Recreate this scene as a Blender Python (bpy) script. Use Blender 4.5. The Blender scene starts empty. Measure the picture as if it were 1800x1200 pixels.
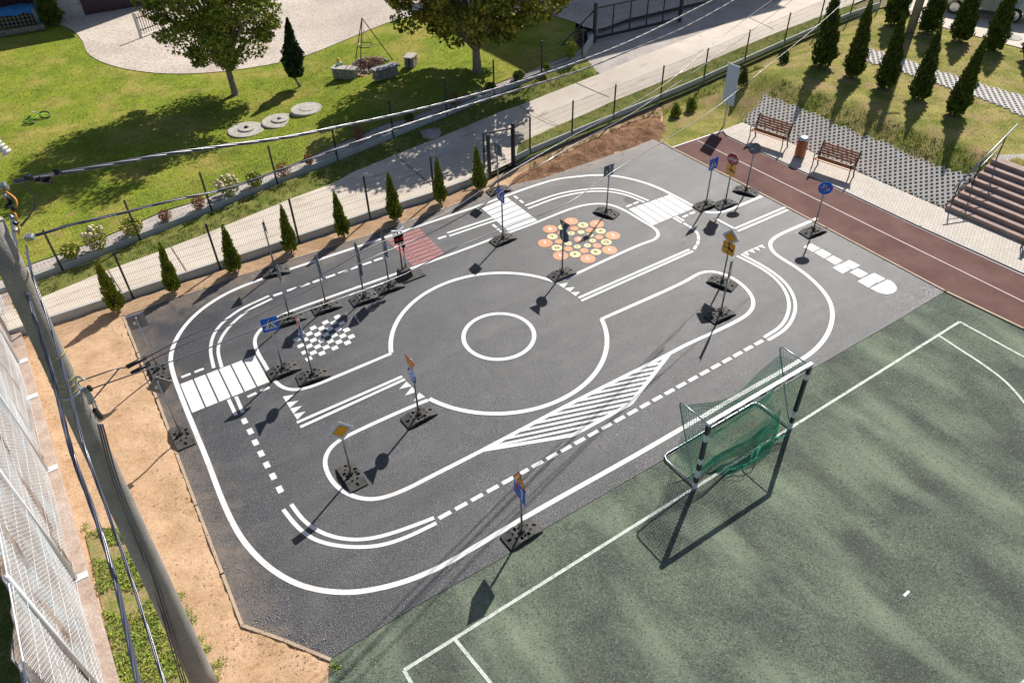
import bpy, bmesh, math, random
import numpy as np
from mathutils import noise as mnoise
from mathutils import Vector, Matrix, geometry
random.seed(7); RNG = np.random.default_rng(11)
S = bpy.context.scene; COL = S.collection
# ---------------------------------------------------------------- camera
FPX, PITCH, ROLL, CAMH = 1310.28, 0.7098692, -0.0225722, 13.2036      # photo is 1800 px wide
cd = bpy.data.cameras.new("camera"); cam = bpy.data.objects.new("camera", cd); COL.objects.link(cam)
cd.sensor_width = 36; cd.lens = FPX * 36 / 1800; cd.clip_end = 2000; cd.clip_start = .1
CROT = Matrix.Rotation(math.pi/2 - PITCH, 3, 'X') @ Matrix.Rotation(ROLL, 3, 'Z')
cam.matrix_world = Matrix.Translation((0, 0, CAMH)) @ CROT.to_4x4()
S.camera = cam
# ---------------------------------------------------------------- light
SUNV = Vector((1.05, 1.97, 2.08)).normalized()
sl = bpy.data.lights.new("sun", 'SUN'); sl.energy = 4.9; sl.angle = math.radians(.5); sl.color = (1, .95, .87)
so = bpy.data.objects.new("sun", sl); COL.objects.link(so)
so.rotation_euler = SUNV.to_track_quat('Z', 'Y').to_euler(); so.location = (20, 40, 50)
w = bpy.data.worlds.new("World"); S.world = w; w.use_nodes = True
wn = w.node_tree.nodes; sky = wn.new('ShaderNodeTexSky'); sky.sky_type = 'NISHITA'; sky.sun_disc = False
sky.sun_elevation = math.asin(SUNV.z); sky.sun_rotation = math.atan2(SUNV.x, SUNV.y)
wn['Background'].inputs[1].default_value = .070
w.node_tree.links.new(sky.outputs[0], wn['Background'].inputs[0])
S.view_settings.view_transform = 'Standard'; S.view_settings.look = 'None'; S.view_settings.exposure = .3
S.view_settings.gamma = 1
# ---------------------------------------------------------------- terrain and picture-to-ground conversion
def sm(t):
    t = min(1, max(0, t)); return t*t*(3-2*t)
def T(x, y):
    t = y - .4*x; terr = .85*sm((t-27.6)/4.2)*sm(1-(-x-3)/8)
    q = .6*(x-6.2) - .8*(y-30.6)                      # distance from the near fence towards the court
    if q > 0:
        d = (x-9.57)*.815 + (y-28.64)*.579            # distance up the bank from the paving
        s = (x-9.57)*.579 - (y-28.64)*.815
        em = 1.2*min(1, max(0, d/2.4))
        if s > 8.6: em = 1.2*min(1, max(0, (d-.42)/2.35)) - (.1 if d < 2.5 else 0)
        if d <= 0: em = 0
        terr = terr + max(0, em-terr)*sm(q/2.6)
    return terr
def ray(px, py):
    v = CROT @ Vector(((px-900)/FPX, -(py-600)/FPX, -1)); return v
def G(px, py, z=0.0):
    v = ray(px, py); k = (z-CAMH)/v.z; return Vector((v.x*k, v.y*k, z))
def GT(px, py, dz=0.0):
    z = 0
    for _ in range(25):
        p = G(px, py, z+dz); z = .5*z + .5*T(p.x, p.y)
    p = G(px, py, z+dz); return p
def GL(l, dz=0.0): return [GT(a, b, dz) for a, b in l]
# ---------------------------------------------------------------- materials
MATS = {}
def mat(name, c, c2=None, rough=.7, sc=5., det=6., f=None, fs=60., fa=.0, bump=0., bs=40., metal=0., spec=.5, lo=.35, hi=.65, island=0., coat=0.):
    if name in MATS: return MATS[name]
    m = bpy.data.materials.new(name); m.use_nodes = True; nt = m.node_tree; N = nt.nodes; L = nt.links
    b = N['Principled BSDF']; b.inputs['Roughness'].default_value = rough; b.inputs['Metallic'].default_value = metal
    b.inputs['Specular IOR Level'].default_value = spec; b.inputs['Coat Weight'].default_value = coat
    b.inputs['Base Color'].default_value = (*c, 1)
    tc = N.new('ShaderNodeTexCoord'); out = None
    def noise(scale, detail=4, r=.6):
        n = N.new('ShaderNodeTexNoise'); n.inputs['Scale'].default_value = scale; n.inputs['Detail'].default_value = detail
        n.inputs['Roughness'].default_value = r; L.new(tc.outputs['Object'], n.inputs['Vector']); return n
    if c2:
        n = noise(sc, det); r = N.new('ShaderNodeValToRGB'); r.color_ramp.elements[0].position = lo; r.color_ramp.elements[1].position = hi
        r.color_ramp.elements[0].color = (*c, 1); r.color_ramp.elements[1].color = (*c2, 1)
        L.new(n.outputs[0], r.inputs[0]); out = r.outputs[0]
    else:
        rg = N.new('ShaderNodeRGB'); rg.outputs[0].default_value = (*c, 1); out = rg.outputs[0]
    if fa > 0:
        n = noise(fs, 3, .7); mr = N.new('ShaderNodeMapRange'); mr.inputs[1].default_value = .36; mr.inputs[2].default_value = .64
        mr.inputs[3].default_value = 1-fa; mr.inputs[4].default_value = 1+fa; L.new(n.outputs[0], mr.inputs[0])
        mx = N.new('ShaderNodeVectorMath'); mx.operation = 'MULTIPLY'; L.new(out, mx.inputs[0]); L.new(mr.outputs[0], mx.inputs[1]); out = mx.outputs[0]
    if island > 0:
        g = N.new('ShaderNodeNewGeometry'); mr = N.new('ShaderNodeMapRange'); mr.inputs[3].default_value = 1-island; mr.inputs[4].default_value = 1+island
        L.new(g.outputs['Random Per Island'], mr.inputs[0])
        mx = N.new('ShaderNodeVectorMath'); mx.operation = 'MULTIPLY'; L.new(out, mx.inputs[0]); L.new(mr.outputs[0], mx.inputs[1]); out = mx.outputs[0]
    L.new(out, b.inputs['Base Color'])
    if bump > 0:
        n = noise(bs, 5, .65); bp = N.new('ShaderNodeBump'); bp.inputs['Strength'].default_value = bump; bp.inputs['Distance'].default_value = .03
        L.new(n.outputs[0], bp.inputs['Height']); L.new(bp.outputs[0], b.inputs['Normal'])
    m['out'] = 0; MATS[name] = m; m.use_fake_user = False
    return m
def node_tools(m):
    nt = m.node_tree; return nt.nodes, nt.links, nt.nodes['Principled BSDF']
def overlay(m, color, scale, lo, hi, amount=1., stretch=None, detail=5, rot=0):
    """mix another colour over what feeds Base Color, in noise-shaped patches"""
    N, L, b = node_tools(m); src = b.inputs['Base Color'].links[0].from_socket
    tc = N.new('ShaderNodeTexCoord'); mp = N.new('ShaderNodeMapping'); n = N.new('ShaderNodeTexNoise')
    mp.vector_type = 'TEXTURE'
    if stretch: mp.inputs['Scale'].default_value = tuple(1/q for q in stretch)
    mp.inputs['Rotation'].default_value = (0, 0, rot)
    n.inputs['Scale'].default_value = scale; n.inputs['Detail'].default_value = detail
    L.new(tc.outputs['Object'], mp.inputs[0]); L.new(mp.outputs[0], n.inputs['Vector'])
    r = N.new('ShaderNodeMapRange'); r.inputs[1].default_value = lo; r.inputs[2].default_value = hi; r.inputs[4].default_value = amount
    L.new(n.outputs[0], r.inputs[0])
    mx = N.new('ShaderNodeMix'); mx.data_type = 'RGBA'; mx.inputs[7].default_value = (*color, 1)
    L.new(r.outputs[0], mx.inputs[0]); L.new(src, mx.inputs[6]); L.new(mx.outputs[2], b.inputs['Base Color'])
def brick(m, c1, c2, mortar, scale, w, h, ms, rot, off=.5):
    N, L, b = node_tools(m); tc = N.new('ShaderNodeTexCoord'); mp = N.new('ShaderNodeMapping'); t = N.new('ShaderNodeTexBrick')
    mp.inputs['Rotation'].default_value = (0, 0, rot); L.new(tc.outputs['Object'], mp.inputs[0]); L.new(mp.outputs[0], t.inputs[0])
    for i, c in enumerate((c1, c2, mortar)): t.inputs[1+i].default_value = (*c, 1)
    t.inputs['Scale'].default_value = scale; t.inputs['Mortar Size'].default_value = ms; t.inputs['Brick Width'].default_value = w; t.inputs['Row Height'].default_value = h
    t.offset = off
    src = b.inputs['Base Color'].links[0].from_socket
    mx = N.new('ShaderNodeVectorMath'); mx.operation = 'MULTIPLY'; L.new(src, mx.inputs[0]); L.new(t.outputs[0], mx.inputs[1]); L.new(mx.outputs[0], b.inputs['Base Color'])
    return m
asph = mat('asphalt', (.016, .018, .026), (.031, .033, .042), rough=.36, sc=.7, fs=34, fa=.95, bump=.55, bs=50, spec=.62)
overlay(asph, (.13, .125, .12), 1.1, .56, .80, .55, (1, 1, 1), 8)
overlay(asph, (.12, .095, .075), .9, .62, .8, .6, (.6, 2.2, 1), 6, .6)
overlay(asph, (.24, .23, .25), 27, .57, .66, .42, None, 3)
overlay(asph, (.008, .008, .010), 21, .55, .66, .6, None, 4)
N_, L_, b_ = node_tools(asph); tc_ = N_.new('ShaderNodeTexCoord'); rn = N_.new('ShaderNodeTexNoise'); rn.inputs['Scale'].default_value = 1.1; rn.inputs['Detail'].default_value = 8; rn.inputs['Roughness'].default_value = .65
L_.new(tc_.outputs['Object'], rn.inputs['Vector']); rr_ = N_.new('ShaderNodeMapRange'); rr_.inputs[1].default_value = .35; rr_.inputs[2].default_value = .65; rr_.inputs[3].default_value = .30; rr_.inputs[4].default_value = .46
L_.new(rn.outputs[0], rr_.inputs[0]); L_.new(rr_.outputs[0], b_.inputs['Roughness'])
overlay(asph, (.075, .074, .078), .9, .50, .68, .55, (.25, 1.6, 1), 6, .58)
overlay(asph, (.010, .010, .012), .8, .56, .70, .6, (.2, 1.8, 1), 6, .58)
def drift(m, color, lines, width):
    N, L, b = node_tools(m); src = b.inputs['Base Color'].links[0].from_socket
    tc = N.new('ShaderNodeTexCoord'); acc = None
    for p, q in lines:
        d = (q-p).normalized(); n = Vector((-d.y, d.x, 0)); v = N.new('ShaderNodeVectorMath'); v.operation = 'DOT_PRODUCT'; L.new(tc.outputs['Object'], v.inputs[0]); v.inputs[1].default_value = n
        r = N.new('ShaderNodeMapRange'); r.inputs[1].default_value = n.dot(p)-width; r.inputs[2].default_value = n.dot(p); L.new(v.outputs['Value'], r.inputs[0])
        if acc: k = N.new('ShaderNodeMath'); k.operation = 'MAXIMUM'; L.new(acc, k.inputs[0]); L.new(r.outputs[0], k.inputs[1]); acc = k.outputs[0]
        else: acc = r.outputs[0]
    ns = N.new('ShaderNodeTexNoise'); ns.inputs['Scale'].default_value = 2.2; ns.inputs['Detail'].default_value = 9; ns.inputs['Roughness'].default_value = .7; L.new(tc.outputs['Object'], ns.inputs['Vector'])
    a = N.new('ShaderNodeMath'); a.operation = 'MULTIPLY_ADD'; L.new(acc, a.inputs[0]); a.inputs[1].default_value = .42; L.new(ns.outputs[0], a.inputs[2])
    r = N.new('ShaderNodeMapRange'); r.inputs[1].default_value = .66; r.inputs[2].default_value = 1.05; r.inputs[4].default_value = .6; L.new(a.outputs[0], r.inputs[0])
    mx = N.new('ShaderNodeMix'); mx.data_type = 'RGBA'; mx.inputs[7].default_value = (*color, 1); L.new(r.outputs[0], mx.inputs[0]); L.new(src, mx.inputs[6]); L.new(mx.outputs[2], b.inputs['Base Color'])
drift(asph, (.26, .19, .13), [(G(428, 1097), G(218, 556)), (G(218, 556), G(640, 416)), (G(640, 416), G(870, 332))], 1.3)
paint = mat('white_paint', (.80, .80, .80), (.72, .72, .72), rough=.5, sc=3, fs=70, fa=.10, bump=.15, bs=70)
overlay(paint, (.36, .36, .37), 11, .60, .78, .65)
overlay(paint, (.52, .50, .47), 1.3, .48, .70, .6, None, 8)
overlay(paint, (.10, .10, .11), 48, .64, .70, .85, None, 3)
paintw = mat('worn_paint', (.62, .66, .60), (.45, .50, .44), rough=.7, sc=6, fs=40, fa=.3, bump=.3)
overlay(paintw, (.16, .2, .15), 9, .56, .7, .8)
orange_p = mat('orange_paint', (.74, .29, .14), (.66, .24, .11), rough=.55, sc=3, fs=60, fa=.12)
yellow_p = mat('cream_paint', (.78, .64, .33), (.74, .58, .28), rough=.55, sc=3, fs=60, fa=.10)
red_p = mat('red_paint', (.40, .165, .16), (.33, .13, .13), rough=.6, sc=4, fs=60, fa=.2)
dark_p = mat('dark_mark', (.05, .04, .035), rough=.6)
soil = mat('soil', (.44, .285, .165), (.60, .405, .26), rough=.95, sc=1.2, fs=26, fa=.16, bump=.8, bs=7, spec=.1)
overlay(soil, (.33, .18, .09), 3.2, .58, .72, .7, (1, 2, 1), 7, .5)
clay = mat('dark_soil', (.13, .07, .04), (.30, .17, .10), rough=.95, sc=2.5, fs=16, fa=.45, bump=1, bs=12, spec=.1)
kerbm = mat('kerb_concrete', (.40, .29, .20), (.50, .39, .29), rough=.85, sc=3, fs=50, fa=.15, bump=.2)
conc = mat('concrete', (.46, .44, .41), (.55, .53, .50), rough=.85, sc=2, fs=60, fa=.1, bump=.2)
road = mat('road_concrete', (.58, .50, .42), (.66, .58, .49), rough=.85, sc=.9, fs=50, fa=.1, bump=.15)
overlay(road, (.30, .22, .16), 1.6, .60, .72, .5, (.5, 2.4, 1), 6, .60)
bluec = mat('painted_concrete', (.40, .43, .44), (.48, .50, .50), rough=.7, sc=2, fs=40, fa=.08)
court = mat('court_rubber', (.088, .112, .088), (.150, .180, .130), rough=.9, sc=.9, fs=34, fa=.45, bump=.7, bs=60, spec=.2, lo=.36, hi=.62)
overlay(court, (.066, .072, .064), .7, .46, .68, .75, (.6, 1.1, 1), 9, -.995)
overlay(court, (.31, .37, .26), .8, .48, .74, .72, (.35, 1.2, 1), 10, -.995)
overlay(court, (.028, .035, .03), 24, .54, .68, .6, None, 4)
overlay(court, (.34, .38, .31), 33, .58, .70, .5, None, 3)
overlay(court, (.24, .26, .20), 110, .60, .70, .45, None, 2)
track = mat('track_rubber', (.115, .052, .045), (.165, .082, .072), rough=.85, sc=1.2, fs=50, fa=.2, bump=.4, bs=60, spec=.3)
overlay(track, (.30, .20, .18), 5, .66, .76, .35)
paver = mat('paver_bricks', (.95, .93, .90), (1.05, 1.03, 1.0), rough=.85, sc=2, fs=40, fa=.1, bump=.2)
brick(paver, (.52, .48, .43), (.60, .55, .50), (.36, .33, .29), 1, .20, .10, .008, -.99)
lawnm = mat('lawn', (.175, .235, .026), (.26, .30, .034), rough=.95, sc=1.1, fs=16, fa=.32, bump=1, bs=26, spec=.1)
overlay(lawnm, (.40, .32, .09), .5, .47, .66, .75, (1, 1, 1), 8)
overlay(lawnm, (.13, .18, .02), .8, .52, .70, .6, (1, 1, 1), 6)
overlay(lawnm, (.38, .22, .12), 1.7, .64, .74, .5)
banklawn = mat('dry_lawn', (.185, .205, .040), (.36, .31, .10), rough=.95, sc=.8, fs=16, fa=.35, bump=1, bs=26, spec=.1, lo=.4, hi=.6)
overlay(banklawn, (.40, .27, .15), .9, .48, .68, .75, None, 8)
verge = mat('verge_grass', (.12, .155, .028), (.24, .23, .07), rough=.95, sc=2, fs=18, fa=.35, bump=1, bs=26, spec=.1)
gravel = mat('gravel', (.42, .37, .34), (.56, .50, .46), rough=.9, sc=1.0, fs=26, fa=.45, bump=1, bs=30, spec=.2)
yardg = mat('yard_gravel', (.48, .41, .35), (.60, .52, .45), rough=.9, sc=.35, fs=14, fa=.35, bump=.8, bs=16, spec=.2)
overlay(yardg, (.52, .34, .24), .5, .62, .78, .4)
earth = mat('earth', (.13, .14, .05), (.25, .2, .1), rough=1, sc=.4, fs=10, fa=.3, bump=.6)
dmetal = mat('dark_metal', (.030, .034, .042), rough=.45, spec=.5)
wiregrey = mat('wire_grey', (.075, .08, .09), rough=.45, metal=.3)
zinc = mat('zinc_metal', (.42, .45, .48), (.34, .37, .40), rough=.38, sc=6, metal=.75)
rubber = mat('black_rubber', (.040, .038, .036), (.085, .08, .075), rough=.72, sc=9, fs=60, fa=.3, bump=.5, bs=60, spec=.5)
holem = mat('hole_black', (.008, .008, .008), rough=.9)
plback = mat('plate_back', (.16, .17, .18), (.20, .21, .22), rough=.5, metal=.4, sc=6)
sticker = mat('sticker', (.55, .58, .6), rough=.4)
blues = mat('sign_blue', (.014, .16, .72), rough=.25, coat=.3)
whites = mat('sign_white', (.72, .76, .80), rough=.3, coat=.3)
reds = mat('sign_red', (.50, .015, .02), rough=.3, coat=.3)
oranges = mat('sign_orange', (.95, .42, .012), rough=.3, coat=.3)
blacks = mat('sign_black', (.012, .012, .014), rough=.4)
greennet = mat('green_net', (.015, .34, .19), rough=.6)
wood = mat('bench_wood', (.44, .13, .045), (.58, .19, .07), rough=.4, sc=14, fs=50, fa=.2, coat=.2)
woodl = mat('seat_wood', (.58, .26, .09), (.48, .20, .07), rough=.35, sc=14, fs=50, fa=.2, coat=.2)
iron = mat('cast_iron', (.012, .013, .016), rough=.4)
steel = mat('steel_lid', (.62, .66, .68), (.55, .59, .6), rough=.25, metal=.8, sc=4)
polem = mat('pole_concrete', (.27, .25, .225), (.36, .34, .31), rough=.85, sc=3, fs=50, fa=.18, bump=.3)
cablem = mat('cable_black', (.045, .05, .085), rough=.28, spec=.8, coat=.4)
thujam = mat('thuja_green', (.15, .22, .022), (.33, .35, .04), rough=.85, sc=3, island=.45, spec=.15)
thujad = mat('thuja_dark', (.055, .105, .018), (.13, .17, .026), rough=.85, sc=3, island=.45, spec=.15)
leafm = mat('tree_leaves', (.14, .20, .025), (.31, .31, .045), rough=.7, sc=1.2, island=.45, spec=.25)
leafy = mat('walnut_leaves', (.12, .17, .022), (.33, .28, .035), rough=.7, sc=1.0, island=.5, spec=.25)
leafc = mat('conifer_leaves', (.022, .052, .020), (.045, .075, .022), rough=.85, sc=2, island=.4, spec=.15)
bark = mat('bark', (.16, .13, .10), (.32, .29, .25), rough=.95, sc=9, fs=30, fa=.3, bump=.8)
twig = mat('twig_wood', (.20, .12, .08), (.36, .24, .17), rough=.9, sc=9, island=.4)
bloom = mat('cream_bloom', (.62, .52, .30), (.72, .62, .42), rough=.8, sc=5, island=.2)
bloomy = mat('yellow_bloom', (.62, .50, .10), (.55, .52, .16), rough=.8, sc=5, island=.25)
heath = mat('rust_leaves', (.25, .08, .04), (.32, .16, .07), rough=.9, sc=5, island=.4)
grassb = mat('grass_blades', (.10, .17, .020), (.23, .25, .035), rough=.8, sc=1.5, island=.45, spec=.2)
grassd = mat('dry_blades', (.42, .37, .12), (.30, .31, .07), rough=.8, sc=1.5, island=.4, spec=.2)
clover = mat('clover_leaves', (.14, .24, .026), (.30, .34, .05), rough=.7, sc=2.5, island=.5, spec=.25)
stonem = mat('field_stone', (.20, .18, .165), (.38, .35, .31), rough=.9, sc=9, fs=30, fa=.3, bump=.6)
slab = mat('stone_slab', (.36, .33, .29), (.48, .45, .40), rough=.85, sc=4, fs=30, fa=.15, bump=.3)
whitem = mat('white_plastic', (.78, .79, .80), (.70, .71, .72), rough=.45, sc=8)
tread = mat('stair_stone', (.31, .215, .185), (.40, .29, .25), rough=.85, sc=4, fs=60, fa=.15, bump=.2)
lat = mat('lattice_concrete', (.50, .47, .44), (.60, .57, .54), rough=.9, sc=4, fs=40, fa=.2, bump=.3)
holes = mat('lattice_soil', (.045, .035, .025), (.075, .06, .035), rough=1, sc=6)
overlay(holes, (.10, .14, .03), .9, .48, .56, .9)
# ---------------------------------------------------------------- mesh builder
def tag(o, label=None, cat=None, group=None, kind=None):
    if label: o['label'] = label
    if cat: o['category'] = cat
    if group: o['group'] = group
    if kind: o['kind'] = kind
    return o
def empty(name, loc, rz=0, label=None, cat=None, group=None):
    o = bpy.data.objects.new(name, None); COL.objects.link(o); o.empty_display_size = .2
    o.location = loc; o.rotation_euler = (0, 0, rz); return tag(o, label, cat, group)
class MB:
    def __init__(s): s.v = []; s.f = []; s.mi = []
    def add(s, vs, fs, mi=0):
        k = len(s.v); s.v += [tuple(v) for v in vs]; s.f += [tuple(i+k for i in f) for f in fs]; s.mi += [mi]*len(fs); return s
    def box(s, c, d, M=None, mi=0, taper=1., b=0):
        x, y, z = d[0]/2, d[1]/2, d[2]/2; vs = []
        for k, t in ((-1, 1), (1, taper)):
            for i, j in ((-1, -1), (1, -1), (1, 1), (-1, 1)): vs.append(Vector((i*x*t, j*y*t, k*z)))
        vs = [(M @ v if M else v) + Vector(c) for v in vs]
        return s.add(vs, [(3, 2, 1, 0), (4, 5, 6, 7), (0, 1, 5, 4), (1, 2, 6, 5), (2, 3, 7, 6), (3, 0, 4, 7)], mi)
    def beam(s, a, b, w, h, mi=0, up=(0, 0, 1)):
        a, b = Vector(a), Vector(b); d = (b-a); l = d.length; x = d.normalized(); u = Vector(up)
        y = u.cross(x); y = y.normalized() if y.length > 1e-4 else Vector((1, 0, 0)); z = x.cross(y)
        return s.box((a+b)/2, (l, w, h), Matrix((x, y, z)).transposed(), mi)
    def tube(s, pts, r, n=8, mi=0, cap=True, tw=0):
        pts = [Vector(p) for p in pts]; N = len(pts); rs = r if isinstance(r, (list, tuple)) else [r]*N
        k = len(s.v); ref = None
        for i, p in enumerate(pts):
            d = (pts[min(i+1, N-1)]-pts[max(i-1, 0)]).normalized()
            if ref is None: ref = Vector((0, 0, 1)) if abs(d.z) < .9 else Vector((1, 0, 0))
            x = (ref - d*ref.dot(d)).normalized(); y = d.cross(x); ref = x
            for j in range(n):
                a = 2*math.pi*j/n; s.v.append(tuple(p + (x*math.cos(a)+y*math.sin(a))*rs[i]))
        for i in range(N-1):
            for j in range(n):
                a = k+i*n+j; b = k+i*n+(j+1) % n; s.f.append((a, b, b+n, a+n)); s.mi.append(mi)
        if cap and n > 2:
            s.f.append(tuple(k+j for j in range(n))[::-1]); s.mi.append(mi)
            s.f.append(tuple(k+(N-1)*n+j for j in range(n))); s.mi.append(mi)
        return s
    def lathe(s, c, prof, n=24, mi=0, M=None):
        k = len(s.v)
        for r, z in prof:
            for j in range(n):
                a = 2*math.pi*j/n; v = Vector((r*math.cos(a), r*math.sin(a), z)); s.v.append(tuple((M @ v if M else v)+Vector(c)))
        for i in range(len(prof)-1):
            for j in range(n):
                a = k+i*n+j; b = k+i*n+(j+1) % n; s.f.append((a, b, b+n, a+n)); s.mi.append(mi)
        s.f.append(tuple(k+j for j in range(n))[::-1]); s.mi.append(mi)
        s.f.append(tuple(k+(len(prof)-1)*n+j for j in range(n))); s.mi.append(mi); return s
    def prism(s, poly, h, M, mi=0):
        """poly in local xy, thickness h along local z, M 4x4"""
        n = len(poly); vs = [M @ Vector((x, y, -h/2)) for x, y in poly] + [M @ Vector((x, y, h/2)) for x, y in poly]
        return s.add(vs, [tuple(range(n))[::-1], tuple(range(n, 2*n))] + [(i, (i+1) % n, n+(i+1) % n, n+i) for i in range(n)], mi)
    def build(s, name, m, parent=None, smooth=False, bevel=0):
        me = bpy.data.meshes.new(name); me.from_pydata(s.v, [], s.f)
        ms = m if isinstance(m, (list, tuple)) else [m]
        for q in ms: me.materials.append(q)
        if len(ms) > 1: me.polygons.foreach_set('material_index', s.mi)
        if smooth: me.polygons.foreach_set('use_smooth', [True]*len(me.polygons))
        me.update(); o = bpy.data.objects.new(name, me); COL.objects.link(o)
        if bevel:
            bv = o.modifiers.new('bevel', 'BEVEL'); bv.width = bevel; bv.segments = 2; bv.limit_method = 'ANGLE'
        if parent: o.parent = parent
        return o
def npmesh(name, V, F, m, parent=None, kind=None):
    """V (n,3), F (m,k) arrays"""
    me = bpy.data.meshes.new(name); k = F.shape[1]
    me.vertices.add(len(V)); me.vertices.foreach_set('co', V.astype(np.float32).ravel())
    me.loops.add(F.size); me.loops.foreach_set('vertex_index', F.astype(np.int32).ravel())
    me.polygons.add(len(F)); me.polygons.foreach_set('loop_start', np.arange(0, F.size, k, dtype=np.int32))
    me.polygons.foreach_set('loop_total', np.full(len(F), k, dtype=np.int32))
    me.materials.append(m); me.update(calc_edges=True); me.validate()
    o = bpy.data.objects.new(name, me); COL.objects.link(o)
    if parent: o.parent = parent
    if kind: o['kind'] = kind
    return o
KIDS = {}
def copy_tree(o, parent=None):
    c = o.copy(); COL.objects.link(c)
    if parent: c.parent = parent
    for ch in list(o.children): copy_tree(ch, c)
    return c
def smooth_path(P, n=6, closed=False):
    P = [Vector(p) for p in P]; out = []; N = len(P)
    for i in range(N if closed else N-1):
        if closed: a, b, c, d = P[i-1], P[i], P[(i+1) % N], P[(i+2) % N]
        else: a, b, c, d = P[max(i-1, 0)], P[i], P[i+1], P[min(i+2, N-1)]
        t1 = (b-a).length**.5+1e-6; t2 = (c-b).length**.5+1e-6; t3 = (d-c).length**.5+1e-6
        m1 = (c-b) if (b-a).length < 1e-6 else ((b-a)/t1-(c-a)/(t1+t2)+(c-b)/t2)*t2
        m2 = (c-b) if (d-c).length < 1e-6 else ((c-b)/t2-(d-b)/(t2+t3)+(d-c)/t3)*t2
        for k in range(n):
            t = k/n; out.append(b*(2*t**3-3*t**2+1)+m1*(t**3-2*t**2+t)+c*(-2*t**3+3*t**2)+m2*(t**3-t**2))
    if not closed: out.append(P[-1])
    return out
def resample(P, step):
    out = [P[0].copy()]; acc = 0
    for a, b in zip(P, P[1:]):
        l = (b-a).length; 
        if l < 1e-9: continue
        t = step-acc
        while t <= l: out.append(a+(b-a)*(t/l)); t += step
        acc = (acc+l) % step
    if (out[-1]-P[-1]).length > step*.3: out.append(P[-1].copy())
    return out
def ribbon(mb, P, w, z=.006, mi=0):
    n = len(P); vs = []; closed = (P[0]-P[-1]).length < 1e-4
    for i, p in enumerate(P):
        a = P[i-1] if i else (P[-2] if closed else P[0]); b = P[i+1] if i < n-1 else (P[1] if closed else P[-1])
        d = Vector((b.x-a.x, b.y-a.y, 0)).normalized(); q = Vector((-d.y, d.x, 0))*w/2
        k = 1
        vs += [Vector((p.x, p.y, p.z+z))+q, Vector((p.x, p.y, p.z+z))-q]
    return mb.add(vs, [(2*i+1, 2*i+3, 2*i+2, 2*i) for i in range(n-1)], mi)
def relax(P, it=2):
    for _ in range(it): P = [P[0]]+[(P[i-1]+P[i]*2+P[i+1])/4 for i in range(1, len(P)-1)]+[P[-1]]
    return P
def sheet(name, poly, m, off=0., step=.6, drape=True, kind='structure', parent=None, rough=0.):
    """polygon (Vectors, xy used) filled with a triangulated grid draped on the terrain"""
    pl = [Vector((p.x, p.y)) for p in poly]; b = []
    for i, p in enumerate(pl):
        q = pl[(i+1) % len(pl)]; n = max(1, int((q-p).length/step))
        b += [p+(q-p)*k/n for k in range(n)]
    xs = [p.x for p in b]; ys = [p.y for p in b]; inner = []
    x = min(xs)+step/2
    px = np.array([p.x for p in pl]); py = np.array([p.y for p in pl])
    while x < max(xs):
        y = min(ys)+step/2
        while y < max(ys):
            inside = False; j = len(pl)-1
            for i in range(len(pl)):
                if (py[i] > y) != (py[j] > y) and x < (px[j]-px[i])*(y-py[i])/(py[j]-py[i])+px[i]: inside = not inside
                j = i
            if inside: inner.append(Vector((x+random.uniform(-.1, .1)*step, y+random.uniform(-.1, .1)*step)))
            y += step
        x += step
    nb = len(b); r = geometry.delaunay_2d_cdt(b+inner, [(i, (i+1) % nb) for i in range(nb)], [], 1, 1e-5)
    V = [(v.x, v.y, (T(v.x, v.y) if drape else 0)+off+(random.uniform(0, rough) if rough else 0)) for v in r[0]]
    F = []
    for f in r[2]:
        a, c, d = [Vector(V[i]) for i in f[:3]]
        F.append(tuple(f) if (c-a).cross(d-a).z > 0 else tuple(f)[::-1])
    me = bpy.data.meshes.new(name); me.from_pydata(V, [], F); me.materials.append(m)
    me.polygons.foreach_set('use_smooth', [True]*len(me.polygons)); me.update()
    o = bpy.data.objects.new(name, me); COL.objects.link(o)
    if parent: o.parent = parent
    if kind: o['kind'] = kind
    return o
def text_mesh(name, s, size, m, parent, M, bold=0.):
    cu = bpy.data.curves.new(name, 'FONT'); cu.body = s; cu.size = size; cu.align_x = 'CENTER'; cu.align_y = 'CENTER'; cu.offset = bold; cu.resolution_u = 3
    t = bpy.data.objects.new(name, cu); COL.objects.link(t); dg = bpy.context.evaluated_depsgraph_get()
    me = bpy.data.meshes.new_from_object(t.evaluated_get(dg)); bpy.data.objects.remove(t); me.transform(M); me.materials.clear(); me.materials.append(m); me.name = name
    o = bpy.data.objects.new(name, me); COL.objects.link(o)
    if parent: o.parent = parent
    return o
def mesh_join(o, o2):
    bm = bmesh.new(); bm.from_mesh(o.data); bm.from_mesh(o2.data); bm.to_mesh(o.data); bm.free(); bpy.data.objects.remove(o2); return o
# ================================================================ GROUND AND SURFACES
gmb = MB(); gmb.add([(-400, -200, -.12), (400, -200, -.12), (400, 600, -.12), (-400, 600, -.12)], [(0, 1, 2, 3)])
tag(gmb.build('ground', earth), kind='structure')
FENCE = [(233.3, 521.7), (386.7, 470.8), (525.8, 425), (650.5, 383.3), (763.3, 347.5), (860.8, 311.7), (902.8, 291), (931.7, 276), (1005, 245), (1077.8, 215), (1160, 180), (1235.8, 147.5), (1307.5, 115), (1376.7, 84), (1435.8, 58)]
FW = GL(FENCE); u0 = (FW[0]-FW[1]).normalized(); FW = [FW[0]+u0*5.05, FW[0]+u0*2.52]+FW
u1 = (FW[-1]-FW[-2]).normalized(); e1 = FW[-1]+u1*2.5; e2 = FW[-1]+u1*5.0
for q in (e1, e2): q.z = T(q.x, q.y)
FW += [e1, e2]
FAR = [(112, 478), (247, 424), (373, 373), (488, 325), (594, 284), (692, 243), (786, 205), (869, 170), (952, 135), (1023, 107)]
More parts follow.
